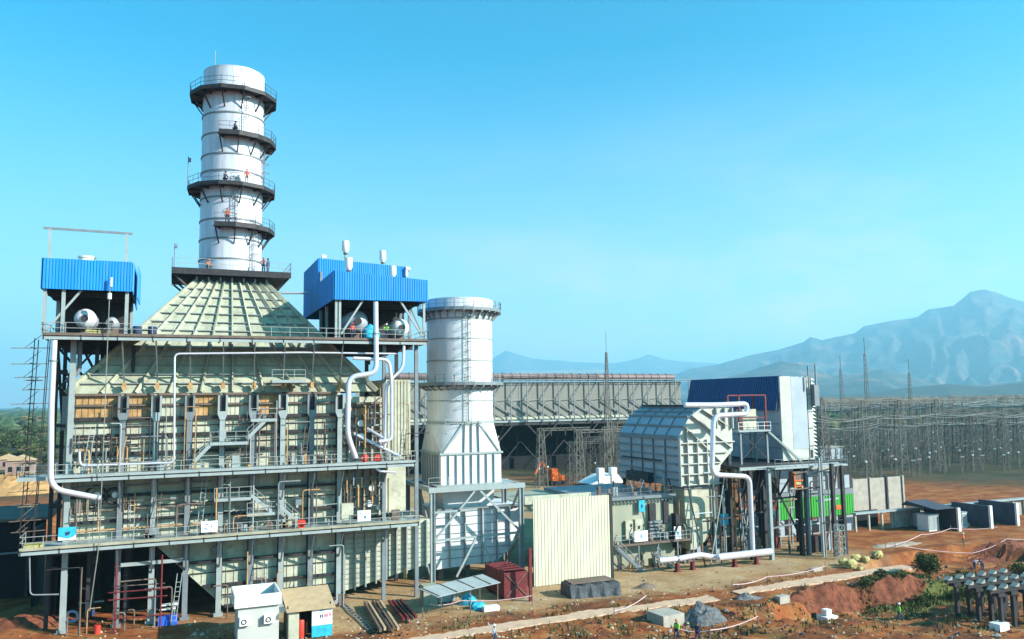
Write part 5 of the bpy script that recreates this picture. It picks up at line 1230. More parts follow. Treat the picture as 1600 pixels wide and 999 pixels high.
# black tarpaulin covered stack
a = at(888, 936); b = at(970, 930)
t = thing('covered_stack', 'long low stack under a black tarpaulin in front of the cream sheet wall', 'covered stack', (a.x, a.y, 0))
q = MB(); n = 12; V = []
for i in range(n+1):
    x = a.x+.3+(b.x-a.x-.3)*i/n; y = a.y+(b.y-a.y)*i/n; h = 1.35+.12*math.sin(i*1.7); w = 2.6
    V += [(x, y-.2+.15*math.sin(i*2.1), 0), (x, y+.15, h*.95), (x, y+w-.2, h), (x, y+w, 0)]
q.add(V, [(i*4+k, i*4+(k+1) % 4, i*4+4+(k+1) % 4, i*4+4+k) for i in range(n) for k in range(4)]+[(3, 2, 1, 0), (n*4, n*4+1, n*4+2, n*4+3)]); q.build('tarpaulin', TARP, t)
q = MB(); q.box(a.x+.6, a.y+.4, 1.36, b.x-.2, a.y+2.2, 1.56); q.build('timber', MSTEEL, t)
a = at(936, 906); q = MB(); q.box(a.x, a.y, 0, a.x+1.0, a.y+.7, 2.8); single(q, 'electric_box', OLV, 'olive electric box standing against the cream sheet wall', 'electric box', (a.x, a.y, 0))
# steel sections on the ground
for (p0, p1, n_, m_, lab) in (((585, 948), (612, 992), 5, MSTEEL, 'bundle of long dark steel beams lying right of the kiosk'), ((620, 946), (644, 975), 4, MAROON, 'smaller bundle of rusty steel bars beside the long beams')):
    a = at(*p0); b = at(*p1); d = (b-a).normalized(); s_ = Vector((d.y*-1, d.x, 0))
    t = thing('beam_bundle', lab, 'steel beams', (a.x, a.y, 0), 'bundles of steel beams')
    for i in range(n_):
        o_ = s_*(i-n_/2)*.42; q = MB(); q.beam(a+o_+Vector((0, 0, .5)), b+o_+Vector((0, 0, .5+.1*(i % 2))), .22, .3); q.build('beam', [m_, TAN if n_ == 5 else m_, DSTEEL][i % 3], t)
    q = MB(); q.box(a.x-.5, a.y-1, 0, a.x+.8, a.y-.7, .33); q.build('sleeper', WOOD, t)
t = thing('ladder_lying', 'long light metal ladder lying on the ground right of the kiosk', 'ladder', at(540, 945))
a = at(528, 938); b = at(578, 985); q = MB(); d = (b-a).normalized(); s_ = Vector((-d.y, d.x, 0))*.25
for s2 in (-1, 1): q.beam(a+s_*s2+Vector((0, 0, .1)), b+s_*s2+Vector((0, 0, .1)), .08)
for i in range(14): c = a.lerp(b, i/13)+Vector((0, 0, .1)); q.beam(c-s_, c+s_, .06)
q.build('rail', STEEL, t)
# blocks, manholes, gravel heaps, sacks
def block(px, py, w, d, h, lab, m=CONC, cap=False, yaw=0.1):
    p = G(px, py); t = thing('concrete_block', lab, 'concrete block', p, 'concrete blocks on the earth'); p = Vector(p)
    q = MB(); q.box(p.x-w/2, p.y-d/2, p.z-.5, p.x+w/2, p.y+d/2, p.z+h); q.build('base', m, t)
    if cap: q = MB(); q.box(p.x-.4, p.y-.3, p.z+h, p.x+.4, p.y+.4, p.z+h+.65); q.build('stub', WHITE, t)
    t.rotation_euler.z = yaw
block(1040, 972, 2.6, 2.6, .95, 'big square concrete chamber near the bottom centre right')
block(1292, 955, 1.7, 1.5, .35, 'small pale concrete footing with an upright stub in the excavation', WHITE, True)
block(1562, 985, 1.5, 1.0, .7, 'white block below the concrete frame at the lower right', WHITE)
block(1222, 935, 1.5, .8, .3, 'thin slab of concrete beside the end of the path')
block(1275, 892, 1.6, .7, .35, 'long low concrete kerb piece near the trestle')
block(1508, 823, 1.3, .9, .6, 'pale block near the foot of the left fire wall')
def heap(px, py, rx, ry, h, m, name, lab, cat, seed=1, n=26, group=None):
    p = G(px, py); q = MB(); V = []; k = 14
    for j in range(k):
        for i in range(n):
            th = 2*PI*i/n; r_ = 1-j/(k-1); x = p.x+rx*r_*math.cos(th); y = p.y+ry*r_*math.sin(th)
            e = noise.fractal(Vector((x*.9, y*.9, seed)), 1, 2, 4); V.append((x+.25*e*r_, y+.2*e, gh(x, y)-.15+h*(1-r_**1.6)*(1+.4*e)+((.12*e+.10*noise.noise(Vector((x*1.6, y*1.6, seed))))*min(1, h) if j else 0)))
    q.add(V, [(j*n+i, j*n+(i+1) % n, (j+1)*n+(i+1) % n, (j+1)*n+i) for j in range(k-1) for i in range(n)])
    return single(q, name, m, lab, cat, p, group)
heap(1100, 968, 2.6, 1.9, 1.5, GRAVEL, 'gravel_heap', 'grey gravel heap right of the square concrete chamber', 'gravel heap', 1, group='heaps of gravel and spoil')
heap(1168, 934, 2.2, .8, .55, GRAVEL, 'gravel_heap', 'low flat grey gravel spill at the end of the path', 'gravel heap', 4, group='heaps of gravel and spoil')
heap(1008, 918, 1.9, .9, .55, MSTEEL, 'spoil_heap', 'small brown spoil heap right of the black tarpaulin stack', 'spoil heap', 7, group='heaps of gravel and spoil')
heap(1400, 852, 6.5, 1.8, .45, mat('ash_heap', (.42, .33, .24), .9, 0, .4, 2), 'ash_heap', 'wide low pale ash heap in front of the trough wall', 'ash heap', 9, group='heaps of gravel and spoil')
SPOIL = mat('red_spoil', (.22, .065, .03), .95, 0, .6, 1.2, False, (.08, .03, .02), .75)
heap(15, 770, 14, 10, 4.5, mat('tan_spoil', (.45, .25, .10), .95, 0, .4, .3, False, (.15, .12, .06), .6), 'spoil_heap', 'large tan spoil heap beyond the left end of the boiler house', 'spoil heap', 12, group='heaps of gravel and spoil')
heap(40, 975, 5.0, 2.2, .8, SPOIL, 'spoil_heap', 'low red brown spoil heap at the lower left corner', 'spoil heap', 14, group='heaps of gravel and spoil')
heap(1575, 866, 9, 2.0, .8, SPOIL, 'spoil_heap', 'long red spoil bank below the fire walls', 'spoil heap', 16, group='heaps of gravel and spoil')
heap(1290, 925, 6, 1.4, .9, SPOIL, 'spoil_heap', 'red spoil bank along the path edge above the excavation', 'spoil heap', 18, group='heaps of gravel and spoil')
heap(1400, 918, 5, 1.6, 1.0, SPOIL, 'spoil_heap', 'dark red spoil bank left of the concrete frame', 'spoil heap', 19, group='heaps of gravel and spoil')
rr = random.Random(8)
for i, (px, py, s_, lab) in enumerate(((1318, 884, .75, 'leftmost yellow sack of the pile'), (1330, 888, .9, 'large yellow sack low in the middle of the pile'), (1338, 878, .8, 'yellow sack at the back of the pile'), (1352, 880, .7, 'rightmost yellow sack of the pile'), (1371, 875, .85, 'yellow sack standing alone right of the pile'), (1344, 891, .45, 'small yellow sack in front of the pile'))):
    p = G(px, py); q = MB(); n = 12; V = []
    for j in range(7):
        a_ = j/6*PI; 
        for k in range(n): th = 2*PI*k/n; w_ = math.sin(a_)**.5 if 0 < j < 6 else .12; V.append((p.x+s_*w_*math.cos(th)*rr.uniform(.62, 1.2), p.y+s_*.7*w_*math.sin(th)*rr.uniform(.85, 1.1), p.z-.05+s_*.62*(1-math.cos(a_))))
    V = [(x+.25*s_*noise.noise(Vector((x*2.5, y*2.5, z*2.5))), y+.2*s_*noise.noise(Vector((x*3, y*3, z*3+5))), z+.35*s_*noise.noise(Vector((x*2, y*2, 7)))) for x, y, z in V]; q.add(V, [(j*n+k, j*n+(k+1) % n, (j+1)*n+(k+1) % n, (j+1)*n+k) for j in range(6) for k in range(n)]+[tuple(range(6*n, 7*n))])
    single(q, 'yellow_sack', YEL, lab, 'sack', p, 'yellow sacks near the trestle')
# rocks scattered on the red earth: nobody could count them
q = MB(); rr = random.Random(4)
for i in range(4200):
    px, py = rr.uniform(640, 1600), rr.uniform(880, 999)
    if rr.random() < .25: px = rr.uniform(0, 640); py = rr.uniform(965, 999)
    p = G(px, py)
    if p.y > 80 and rr.random() < .8: continue
    s_ = rr.uniform(.05, .2)*(2.2 if rr.random() < .06 else 1); q.use(rr.choice([SPOIL, SPOIL, CONC, TAN, DSTEEL]))
    V = [(p.x+s_*rr.uniform(.6, 1.2)*a, p.y+s_*rr.uniform(.6, 1.2)*b, p.z+s_*rr.uniform(.5, 1)*c) for a, b, c in ((1, 0, 0), (0, 1, 0), (-1, 0, 0), (0, -1, 0), (0, 0, 1), (0, 0, -1))]
    q.add(V, [(0, 1, 4), (1, 2, 4), (2, 3, 4), (3, 0, 4), (1, 0, 5), (2, 1, 5), (3, 2, 5), (0, 3, 5)])
tag(q.build('rubble', None), 'stones and clods scattered on the red earth', 'rubble', None, 'stuff')
# concrete frame at the lower right: stub columns and beams in rows
cf = thing('unfinished_building', 'unfinished concrete frame of stub columns and beams at the lower right corner', 'concrete frame', G(1570, 935))
base = G(1566, 982)
for i in range(5):
    for j in range(3):
        x = base.x+i*1.75; y = base.y+j*2.3; z0 = gh(x, y)-.3; q = MB(); q.box(x-.17, y-.17, z0, x+.17, y+.17, 3.0); q.build('column', DSTEEL, cf)  # columns, corbels and beams coloured near black to hold their shade
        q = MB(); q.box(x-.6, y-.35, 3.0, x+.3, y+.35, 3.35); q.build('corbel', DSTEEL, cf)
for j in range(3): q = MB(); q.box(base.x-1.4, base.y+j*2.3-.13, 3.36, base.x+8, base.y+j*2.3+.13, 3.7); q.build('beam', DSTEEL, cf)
for i in range(6):
    for j in range(3): x = base.x-1.1+i*1.6; y = base.y+j*2.3; q = MB(); q.prism([(x-.3, 3.71), (x+.3, 3.71), (x+.3, 4.05)], 'y', y-.3, y+.3); q.build('capping_block', CONC, cf)
# barrier tapes on poles
def tape(pts, lab):
    P = [G(a, b) for a, b in pts]; t = thing('barrier_tape', lab, 'barrier tape', P[0], 'barrier tapes round the earthworks')
    q = MB(); Q = []
    for a, b in zip(P, P[1:]):
        for k in range(6): f = k/6; Q.append(a.lerp(b, f)+Vector((0, 0, 1.0-.25*4*f*(1-f))))
    Q.append(P[-1]+Vector((0, 0, 1.0))); q.tube(Q, .05, 4); q.build('tape', PINK, t)
    for a in P: q = MB(); q.beam(a-Vector((0, 0, .1)), a+Vector((0, 0, 1.5)), .06); q.build('stake', MSTEEL, t)
tape([(670, 960), (720, 954), (832, 946)], 'faded barrier tape below the tin canopy')
tape([(960, 972), (1010, 946)], 'short faded barrier tape crossing the path')
tape([(1058, 999), (1110, 1003), (1185, 980)], 'faded barrier tape across the foreground below the gravel heap')
tape([(1385, 866), (1440, 846), (1486, 836), (1560, 834)], 'barrier tape rising to the fire walls')
tape([(1400, 876), (1520, 876), (1575, 866), (1630, 850)], 'barrier tape curving to the right edge above the excavation')
tape([(1145, 928), (1200, 915), (1290, 898)], 'barrier tape along the path near the gravel spill')

# ------------------------------------------------------------------ banners and small things on the walkways
def banner(px, py, w, h, base, marks, lab):
    p = at(px, py, Y=87.9); t = thing('banner', lab, 'banner', (p.x, 87.9, p.z-h/2))
    q = MB().use(base); q.box(p.x-w/2, 87.88, p.z-h/2, p.x+w/2, 87.93, p.z+h/2); q.build('sheet', None, t)
    for (m_, poly) in marks:
        q = MB().use(m_); q.prism([(p.x+a*w, p.z+b*h) for a, b in poly], 'y', 87.86, 87.879); q.build('mark', None, t)
DKCY = mat('teal_print', (.02, .20, .24), .7)
WHC = mat('white_cloth', (.82, .86, .84), .8)
banner(105, 834, 1.5, 1.2, CYAN, ((WHC, [(-.5, -.2), (-.5, -.5), (.5, -.5), (.5, -.1), (.3, -.3), (0, -.4)]), (NAVY, [(-.12, .1), (.2, .15), (.1, -.1), (-.1, -.15)])), 'cyan and white banner at the left end of the lowest walkway')
banner(327, 823, 1.55, 1.1, WHC, ((DKCY, [(-.25, .22), (-.08, .27), (-.02, .2), (-.2, .15)]), (DKCY, [(-.32, -.12), (-.1, -.3), (-.1, -.24), (-.28, -.06)]), (DKCY, [(.12, .12), (.17, .12), (.17, -.08), (.12, -.08)])), 'white banner with teal marks in the middle of the lowest walkway')
banner(569, 806, 1.45, 1.15, WHC, ((DKCY, [(.0, -.02), (.14, 0), (.14, -.25), (.02, -.3)]), (DKCY, [(-.3, .26), (-.22, .26), (-.22, .16), (-.3, .16)])), 'white banner with one square mark near the right end of the lowest walkway')
for (px, py, w, h, m_, Y_, lab) in ((543, 800, 1.3, 1.75, CREAM, 88.6, 'cream cabinet left of the right white banner on the lowest walkway'), (1002, 838, 2.0, 1.35, WHC, 90.6, 'white notice board with a blue mark on the machine enclosure landing'),
                                (1003, 791, .9, 1.5, CYAN, 92.0, 'small cyan sign high on the olive machine enclosure'), (1059, 833, 1.1, 1.7, WHC, 91.2, 'white notice board at the right end of the enclosure landing')):
    p = at(px, py, Y=Y_); t = thing('cabinet' if m_ is CREAM else 'notice_board', lab, 'cabinet' if m_ is CREAM else 'notice board', (p.x, Y_, p.z-h/2))
    q = MB().use(m_); q.box(p.x-w/2, Y_, p.z-h/2, p.x+w/2, Y_+(.7 if m_ is CREAM else .06), p.z+h/2); q.build('panel', None, t)
    if m_ is not CREAM: q = MB().use(NAVY if m_ is CYAN else CYAN); q.box(p.x-.12, Y_-.02, p.z-.25, p.x+.1, Y_-.003, p.z+.2); q.build('mark', None, t)
for (px, py, lab) in ((570, 716, 'left red hose drum on the right end of the middle walkway'), (590, 716, 'right red hose drum on the right end of the middle walkway'), (471, 817, 'red hose drum at the foot of the stairs on the lowest walkway')):
    p = at(px, py, Y=88.4); q = MB(); q.tube([(p.x, 88.2, p.z), (p.x, 88.6, p.z)], .42, 14); q.tube([(p.x, 88.15, p.z), (p.x, 88.65, p.z)], .16, 8); q.box(p.x-.3, 88.2, p.z-.6, p.x+.3, 88.6, p.z-.25)
    single(q, 'hose_drum', RED, lab, 'hose drum', (p.x, 88.4, p.z-.5))
single(MB().box(-12.6, 88.3, 8.72, -11.0, 89.3, 9.1), 'straw_pile', YEL, 'small yellow pile at the left tip of the lowest walkway', 'pile', (-11.8, 88.8, 8.7))
# ground clutter below the lowest walkway, left
def sg(mb, name, m, lab, cat, p): return single(mb, name, m, lab, cat, p)
p = G(112, 972); q = MB(); q.ring(0, 0, .42, .62, -.15, .15, n=20)
o = sg(q, 'tyre', WHITE, 'pale blue tyre standing at the lower left beside the first column', 'tyre', (p.x, p.y, p.z+.55)); o.data.transform(Matrix.Translation((p.x, p.y, p.z+.55))); o.rotation_euler = (R(90), 0, 0)
o.data.materials.clear(); o.data.materials.append(mat('pale_blue_paint', (.35, .45, .7), .6))
p = G(140, 962); q = MB().use(NAVY); q.tube([(p.x, p.y, 0), (p.x, p.y, .9)], .5, 10); q.use(LSTEEL); q.tube([(p.x, p.y, .9), (p.x, p.y, 2.6), (p.x-.8, p.y, 2.9)], .08, 6); q.box(p.x-1.1, p.y-.1, 1.3, p.x+1.3, p.y+.1, 1.45)
sg(q, 'pump', None, 'blue pump with a bent riser pipe at the foot of the hoist rope', 'pump', (p.x, p.y, 0))
p = G(262, 976); q = MB().use(mat('bright_blue_paint', (.03, .12, .6), .5)); q.box(p.x-.9, p.y-.4, 0, p.x+.9, p.y+.5, .9); q.use(WHITE); q.box(p.x-.8, p.y-.3, 1.5, p.x+.7, p.y+.4, 1.62); q.box(p.x-.7, p.y-.3, 1.9, p.x+.9, p.y+.4, 2.0); q.use(STEEL)
for a in (-.6, .6): q.box(p.x+a-.05, p.y, .9, p.x+a+.05, p.y+.1, 1.9)
sg(q, 'work_trolley', None, 'bright blue work trolley with white racks under the lowest walkway', 'trolley', (p.x, p.y, 0))
p = G(152, 990); q = MB(); q.tube([(p.x, p.y, 0), (p.x, p.y, .8)], .3, 12); sg(q, 'red_drum', RED, 'small red drum at the lower left', 'drum', (p.x, p.y, 0))
rs_ = thing('tube_scaffold', 'rusty red tube scaffold under the lowest walkway at the left', 'scaffold', at(215, 985))
a = at(178, 990); b = at(250, 985)
for f in (0, 1):
    for dy in (0, 1.6): c = a.lerp(b, f); q = MB(); q.tube([(c.x, c.y+dy, -.1), (c.x, c.y+dy, 6.6 if f == 0 else 7)], .08, 6); q.build('pole', MAROON, rs_)
for z in (1.4, 3.2, 3.9): q = MB(); q.tube([(a.x-.6, a.y-.1, z), (b.x+.6, b.y-.1, z+.05)], .07, 6); q.build('ledger', MAROON, rs_)
for z in (1.4, 3.9): q = MB(); q.tube([(a.x-.3, a.y+1.7, z+.2), (b.x+.3, b.y+1.7, z+.2)], .06, 6); q.build('ledger', MSTEEL, rs_)
q = MB().use(LSTEEL); c = at(182, 900, Y=90.1); q.box(-4.4, 89.95, 6.0, 1.3, 90.15, 6.35); single(q, 'tie_beam', None, 'pale tie beam between the first columns below the lowest walkway', 'beam', (-1.6, 90, 6))

# ------------------------------------------------------------------ people
def skin_obj(name, joints, edges, radii, m, parent):
    o3 = root_loc(parent); me = bpy.data.meshes.new(name); me.from_pydata([Vector(j) for j in joints], edges, []); me.materials.append(m)
    o = bpy.data.objects.new(name, me); COL.objects.link(o); o.parent = parent
    o.modifiers.new('skin', 'SKIN'); sk = me.skin_vertices[0].data if me.skin_vertices else None
    if not sk:
        bpy.context.view_layer.objects.active = o; bpy.ops.mesh.customdata_skin_add(); sk = me.skin_vertices[0].data
    for v, r_ in zip(sk, radii): v.radius = r_ if isinstance(r_, tuple) else (r_, r_)
    sk[0].use_root = True
    ss = o.modifiers.new('sub', 'SUBSURF'); ss.levels = 1; ss.render_levels = 1
    return o
def person(pos, label, yaw=0, shirt=KHAKI, trousers=NAVY, helmet=WHITE, pose='stand'):
    t = thing('person', label, 'person', pos); b = 0 if pose != 'bend' else 1; w = .22 if pose == 'walk' else 0
    hip = .92 if pose != 'crouch' else .42
    if pose == 'crouch': LL = [(-.1, 0, hip), (-.14, -.38, .52), (-.14, -.05, .10), (-.14, -.22, .05)]; RL = [(.1, 0, hip), (.14, -.38, .50), (.14, -.05, .10), (.14, -.22, .05)]
    else: LL = [(-.1, 0, hip), (-.12, -w-.02, .50), (-.12, -w*.7, .09), (-.12, -w*.7-.17, .05)]; RL = [(.1, 0, hip), (.12, w*.4-.02, .50), (.12, w*1.3, .09), (.12, w*1.3-.17, .05)]
    lean = -.38*b - (.12 if pose == 'crouch' else 0)
    ch_ = (0, lean, hip+.50-.22*b); nk = (0, lean*1.15, ch_[2]+.10); hd = (0, lean*1.25-.02, nk[2]+.15); tp = (0, hd[1], hd[2]+.12)
    def arm(s):
        sh = (.2*s, ch_[1], ch_[2]+.02)
        if pose in ('bend', 'crouch'): return [sh, (.27*s, sh[1]-.08, sh[2]-.26), (.2*s, sh[1]-.28, sh[2]-.42)]
        if pose == 'reach': return [sh, (.3*s, sh[1]-.15, sh[2]-.2), (.25*s, sh[1]-.42, sh[2]-.05)]
        return [sh, (.27*s, sh[1]+.03*s*(1 if w else 0), sh[2]-.28), (.28*s, sh[1]-.06-.1*s*(1 if w else 0), sh[2]-.52)]
    A, B = arm(-1), arm(1)
    def hand(p, s):                                                   # palm, four unequal fingers and a thumb
        px_, py_, pz = p; P = [(px_, py_-.02, pz-.07)]
        F_ = [(px_-.012*(k-1.5)*1.4, py_-.045-.01*(k % 2), pz-.15-.012*(1 if k in (1, 2) else 0)) for k in range(4)]; T = (px_-.035*s, py_-.05, pz-.09)
        return P+F_+[T]
    J = [(0, 0, hip), (0, lean*.5, hip+.25), ch_, nk, hd, tp]; r_ = [(.13, .10), (.12, .09), (.15, .10), .05, (.085, .10), .06]; E_ = [(0, 1), (1, 2), (2, 3), (3, 4), (4, 5)]
    for L_, rr_ in ((LL, (.08, .06, .042, .035)), (RL, (.08, .06, .042, .035))):
        n0 = len(J); J += L_; r_ += list(rr_); E_ += [(0, n0), (n0, n0+1), (n0+1, n0+2), (n0+2, n0+3)]
    for L_, s in ((A, -1), (B, 1)):
        n0 = len(J); J += L_; r_ += [.055, .042, .032]; E_ += [(2, n0), (n0, n0+1), (n0+1, n0+2)]
        h_ = hand(L_[-1], s); n1 = len(J); J += h_; r_ += [.035]+[.010]*4+[.012]; E_ += [(n0+2, n1)]+[(n1, n1+1+k) for k in range(5)]
    skin_obj('body', J, E_, r_, SKIN, t)
    J = [(0, 0, hip+.03)]+LL[:3]+RL[:3]; r_ = [(.15, .12)]+[.10, .078, .06]*2; skin_obj('trousers', J, [(0, 1), (1, 2), (2, 3), (0, 4), (4, 5), (5, 6)], r_, trousers, t)
    J = [(0, lean*.05, hip+.06), (0, lean*.5, hip+.26), ch_, (0, nk[1], nk[2]-.03)]+A+B; r_ = [(.16, .12), (.15, .115), (.175, .125), .07]+[.075, .06, .048]*2
    J[4+2] = tuple(A[1][k]+(A[2][k]-A[1][k])*.9 for k in range(3)); J[7+2] = tuple(B[1][k]+(B[2][k]-B[1][k])*.9 for k in range(3))
    skin_obj('shirt', J, [(0, 1), (1, 2), (2, 3), (2, 4), (4, 5), (5, 6), (2, 7), (7, 8), (8, 9)], r_, shirt, t)
    q = MB(); q.smooth = True; L3 = Vector(pos); c = Vector(hd)+L3
    q.tube([(c.x, c.y, c.z+.03), (c.x, c.y, c.z+.035), (c.x, c.y, c.z+.10), (c.x, c.y, c.z+.16), (c.x, c.y, c.z+.175)], [.155, .125, .12, .07, .02], 12); q.build('helmet', helmet, t)
    q = MB(); q.tube([(c.x, c.y-.10, c.z-.01), (c.x, c.y-.125, c.z-.03)], [.012, .018], 5)
    q.build('nose', SKIN, t); q = MB().use(BLACK)
    for s in (-.035, .035): q.box(c.x+s-.01, c.y-.105, c.z+.0, c.x+s+.01, c.y-.09, c.z+.015); 
    q.box(c.x-.025, c.y-.10, c.z-.065, c.x+.025, c.y-.085, c.z-.055); q.build('face', None, t)
    t.rotation_euler.z = yaw; return t
person(G(1406, 972), 'worker in a bright green vest and white helmet walking in the excavation', R(60), HIVIS, NAVY, WHITE, 'walk')
person(G(1058, 1000), 'worker in a yellow green vest at the bottom edge below the concrete chamber', R(-70), HIVIS, NAVY, ORANGE, 'walk')
person(G(1090, 1004), 'dark clothed worker at the bottom edge right of the yellow green vest', R(100), NAVY, NAVY, NAVY, 'walk')
person(G(1523, 891), 'worker in a pale shirt bending beside the drain on the red earth', R(80), WHITE, NAVY, ORANGE, 'bend')
person(G(1536, 893), 'dark clothed worker bending right of the pale shirted one', R(-90), NAVY, NAVY, NAVY, 'bend')
person(G(1507, 867), 'worker in faded clothes standing below the fire walls', R(20), ORCL, KHAKI, WHITE)
person(G(1234, 866), 'dark clothed worker standing between the trestle columns', R(30), NAVY, DSTEEL, NAVY)
person(G(772, 1008), 'worker in a pale shirt with a dark cap at the bottom edge below the path', R(40), GREY, NAVY, WHITE)
person(G(1073, 995), 'crouching worker in khaki beside the barrier tape', R(10), KHAKI, KHAKI, YEL, 'crouch')
def onp(px, py, z, Y, **k):
    p = at(px, py, Y=Y); return Vector((p.x, Y, z))
person(onp(386, 265, 47.5, CY-4.3), 'worker in an orange red shirt on the upper full ring platform of the tall chimney', R(0), RED, KHAKI, ORANGE)
person(onp(351, 265, 47.5, CY-4.3), 'dark worker behind the rail of the upper ring platform of the tall chimney', R(40), NAVY, NAVY, NAVY, 'crouch')
person(onp(355, 330, 42.7, CY-4.3), 'worker in orange on the lowest half ring platform of the tall chimney', R(-20), ORCL, NAVY, ORANGE)
person(onp(366, 195, 53.6, CY-4.3), 'crouching dark worker on the upper half ring platform of the tall chimney', R(60), NAVY, NAVY, NAVY, 'crouch')
person(onp(325, 405, 37.1, CY-4.4), 'worker in orange crouching at the left of the square platform', R(30), ORCL, KHAKI, ORANGE, 'crouch')
person(onp(412, 408, 37.1, CY-4.4), 'worker in red leaning at the right of the square platform', R(-30), RED, NAVY, ORANGE, 'reach')
person(onp(419, 405, 37.1, CY-4.0), 'worker in blue beside the red one on the square platform', R(-60), mat('blue_cloth', (.04, .14, .5), .8), NAVY, NAVY)
person(onp(551, 510, 29.0, 88.7), 'worker in red under the right roof house beside the teal pump set', R(10), RED, NAVY, RED)
person(onp(604, 510, 29.0, 88.7), 'worker in a bright green vest under the right roof house', R(-30), HIVIS, NAVY, WHITE, 'reach')

# ------------------------------------------------------------------ vegetation
def crown_mesh(q, cx, cy, cz, rx, ry, rz, n, s, rnd, m1, m2):
    lobes = [(rnd.uniform(-.55, .55)*rx, rnd.uniform(-.55, .55)*ry, rnd.uniform(-.4, .55)*rz, rnd.uniform(.35, .6)) for _ in range(9)]
    for i in range(n):
        lx, ly, lz, lr = rnd.choice(lobes); v = Vector((rnd.gauss(0, 1), rnd.gauss(0, 1), rnd.gauss(0, 1))).normalized()*(rnd.random()**.4)
        c = Vector((cx+lx+v.x*rx*lr, cy+ly+v.y*ry*lr, cz+lz+v.z*rz*lr)); a = Vector((rnd.gauss(0, 1), rnd.gauss(0, 1), rnd.gauss(0, .6))).normalized(); b = a.cross(Vector((rnd.gauss(0, 1), rnd.gauss(0, 1), rnd.gauss(0, 1)))).normalized()
        k = s*rnd.uniform(.6, 1.4); q.use(m1 if rnd.random() < .75 else m2); q.add([c-a*k, c-b*k*.55, c+a*k, c+b*k*.55], [(0, 1, 2, 3)])
def tree(pos, h, r_, n, s, rnd, label, group, name='tree', m1=LEAF, m2=LEAF2, trunk=True):
    t = thing(name, label, 'tree' if name == 'tree' else 'bush', pos, group); x, y, z = pos
    q = MB(); crown_mesh(q, x, y, z+h*(.62 if trunk else .48), r_, r_, h*(.42 if trunk else .5), n, s, rnd, m1, m2); q.build('crown', None, t)
    q = MB(); q.tube([(x, y, z-.3), (x+.1*r_, y, z+h*.35), (x, y, z+h*.6)], [h*.035, h*.025, h*.012], 6)
    for k in range(4): a = rnd.uniform(0, 6.28); q.tube([(x, y, z+h*.35), (x+math.cos(a)*r_*.5, y+math.sin(a)*r_*.5, z+h*.65)], [h*.016, h*.006], 5)
    q.build('trunk', BARK, t); return t
rv = random.Random(9)
p = G(1452, 901); tree(p, 3.4, 2.1, 3200, .12, rv, 'round dark green shrub standing alone on the red earth at the right', None, 'shrub', trunk=False)
p = G(1598, 905); tree(p, 1.8, 1.6, 900, .14, rv, 'shrub cut by the right edge above the concrete frame', None, 'shrub', m1=LEAF2, m2=LEAF, trunk=False)
for i, (px, py, h_, lab) in enumerate(((1352, 918, 1.3, 'small dark shrub on the bank below the path, leftmost'), (1378, 925, 1.1, 'small dark shrub in the middle of the bank below the path'), (1404, 912, 1.2, 'small shrub left of the round green one'), (1490, 915, 1.3, 'dry shrub on the grassy patch right of the round green one'), (1512, 936, 1.5, 'dark shrub beside the concrete frame'), (1440, 945, 1.2, 'low shrub in the excavation right of the green vested worker'))):
    p = G(px, py); tree(p, h_, h_*.9, 420, .11, rv, lab, 'small shrubs round the excavation', 'shrub', trunk=False, m1=LEAF if i % 2 else LEAF2)
protos = [tree((0, 0, 0), 8.5, 4.6, 700, .55, rv, 'dusty green tree on the scrub plain beyond the boiler house', 'trees on the plain to the left') for _ in range(3)]
k = 0
for i in range(70):
    if i < 34: px, py = rv.uniform(-30, 76), rv.uniform(692, 735)
    else: px, py = rv.uniform(-60, 84), rv.uniform(652, 700)
    b = G(px, py); o = protos[k] if k < 3 else dup(protos[k % 3]); k += 1; o.location = b; sc_ = rv.uniform(.7, 1.15)*(.75 if i < 34 else 1); o.scale = (sc_,)*3; o.rotation_euler.z = rv.uniform(0, 6)
def scrubfield(name, label, pxr, pyr, n, sz):
    q = MB()
    for i in range(n):
        px = rv.uniform(*pxr); py = pyr[0]+(pyr[1]-pyr[0])*rv.random()**1.6; b = G(px, py); d = math.hypot(b.x, b.y)
        if d > 7000 or b.y < 180: continue
        h = rv.uniform(2.5, 6)*sz*min(2.2, max(1, d/900)); w = h*rv.uniform(.8, 1.8); q.use(LEAF if rv.random() < .7 else LEAF2); m_ = 7
        V = [(b.x, b.y, b.z+h)]
        for rz_, rr_ in ((.75, .6), (.4, 1), (0, .7)):
            for j in range(m_): a = 2*PI*j/m_; f_ = rv.uniform(.7, 1.25); V.append((b.x+w*rr_*f_*math.cos(a), b.y+w*rr_*f_*math.sin(a), b.z+h*rz_*rv.uniform(.85, 1.1)-.2))
        q.add(V, [(0, 1+j, 1+(j+1) % m_) for j in range(m_)]+[(1+l*m_+j, 1+(l+1)*m_+j, 1+(l+1)*m_+(j+1) % m_, 1+l*m_+(j+1) % m_) for l in range(2) for j in range(m_)])
    return tag(q.build(name, None), label, 'scrub', None, 'stuff')
scrubfield('far_scrub', 'hazy scrub and woodland covering the plain on the left', (-150, 110), (638, 700), 900, 1.0)
scrubfield('far_scrub', 'dark scrub and woodland behind the switchyard', (1230, 1750), (632, 668), 1500, 1.2)
scrubfield('far_scrub', 'dark thicket beyond the condenser hall', (640, 1230), (640, 690), 600, 1.0)
ds = thing('added_dark_shed', 'added black sheeted shed darkening the left edge, beyond the lowest walkway', 'added shed', (-26, 108, 0))  # black shed added so this area reads dark
q = MB().use(BLACK); q.box(-48, 110, -.5, -13.5, 110.3, 8.6); q.box(-48, 110.4, -.5, -47.6, 121.8, 8.6); q.box(-13.9, 104, -.5, -13.5, 109.9, 8.4); q.build('wall', None, ds)
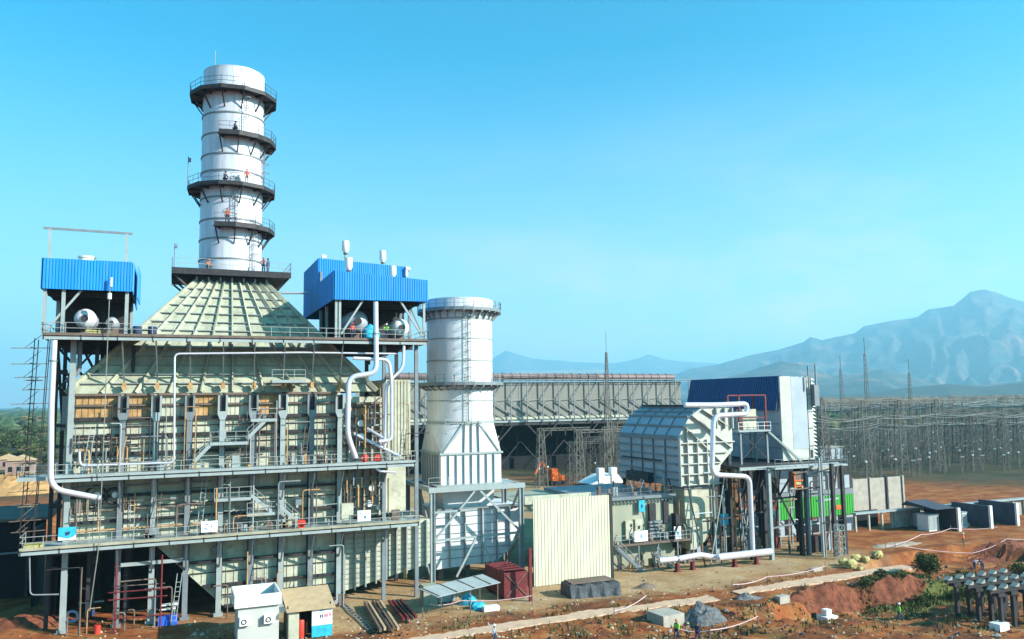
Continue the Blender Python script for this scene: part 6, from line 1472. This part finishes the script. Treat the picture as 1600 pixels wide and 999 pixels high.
q = MB().use(MSTEEL); q.prism([(109.5, 8.7), (122, 8.7), (122, 9.0), (116, 9.9), (109.5, 9.0)], 'x', -48.5, -13); q.build('roof', None, ds)
for i in range(8): x = -46+i*4.4; q = MB(); q.box(x-.15, 109.6, -.3, x+.15, 109.9, 8.6); q.build('post', DSTEEL, ds)
q = MB().use(STEEL); q.tube([(-30, 109.3, 5), (-15, 109.3, 5.2)], .12, 6); q.build('pipe', None, ds)
q = MB(); q.box(-22, 109.2, 4.3, -19.8, 109.5, 5.0); q.build('blue_sheet', NAVY, ds)
# unfinished brick houses left
for i, (px, py, lab) in enumerate(((30, 742, 'small unfinished brick house beyond the left end of the walkways'), (8, 734, 'ruined looking brick shed at the left edge'))):
    b = G(px, py); t = thing('brick_house', lab, 'house', b); BRK = mat('pale_brick', (.34, .22, .18), .9, 0, .3, .5)
    q = MB().use(BRK); q.box(b.x-4, b.y, b.z-.3, b.x+4, b.y+5, b.z+4.5-i); q.build('wall', None, t)
    for k in range(3): q = MB(); q.box(b.x-3.2+k*2.4, b.y-.05, b.z+1, b.x-2+k*2.4, b.y-.003, b.z+2.6); q.build('window', BLACK, t)
    q = MB(); q.prism([(b.x-4.4, b.z+4.5-i), (b.x+4.4, b.z+4.5-i), (b.x, b.z+6.2-i)], 'y', b.y-.4, b.y+5.4); q.build('roof', TAN, t)
# grass tufts on the banks
q = MB(); 
for i in range(11000):
    if i % 3: px, py = rv.gauss(1440, 60), rv.gauss(926, 14)
    elif i % 2: px, py = rv.uniform(1180, 1600), rv.uniform(900, 990)
    else: px, py = rv.uniform(680, 1180), rv.uniform(945, 999)
    if noise.noise(Vector((px*.02, py*.05, 1))) < -.05: continue
    b = G(px, py); 
    if b.y > 79 or abs(b.y-path_y(b.x)) < 1.3: continue
    h = rv.uniform(.12, .5); a = rv.uniform(0, 3.14); dx, dy = math.cos(a)*.10, math.sin(a)*.10; q.use(LEAF2 if rv.random() < .7 else LEAF); tx = rv.uniform(-.12, .12)
    q.add([(b.x-dx, b.y-dy, b.z-.03), (b.x+dx, b.y+dy, b.z-.03), (b.x+tx, b.y+tx, b.z+h)], [(0, 1, 2)])
tag(q.build('grass', None), 'dry green grass tufts on the banks of the excavation', 'grass', None, 'stuff')
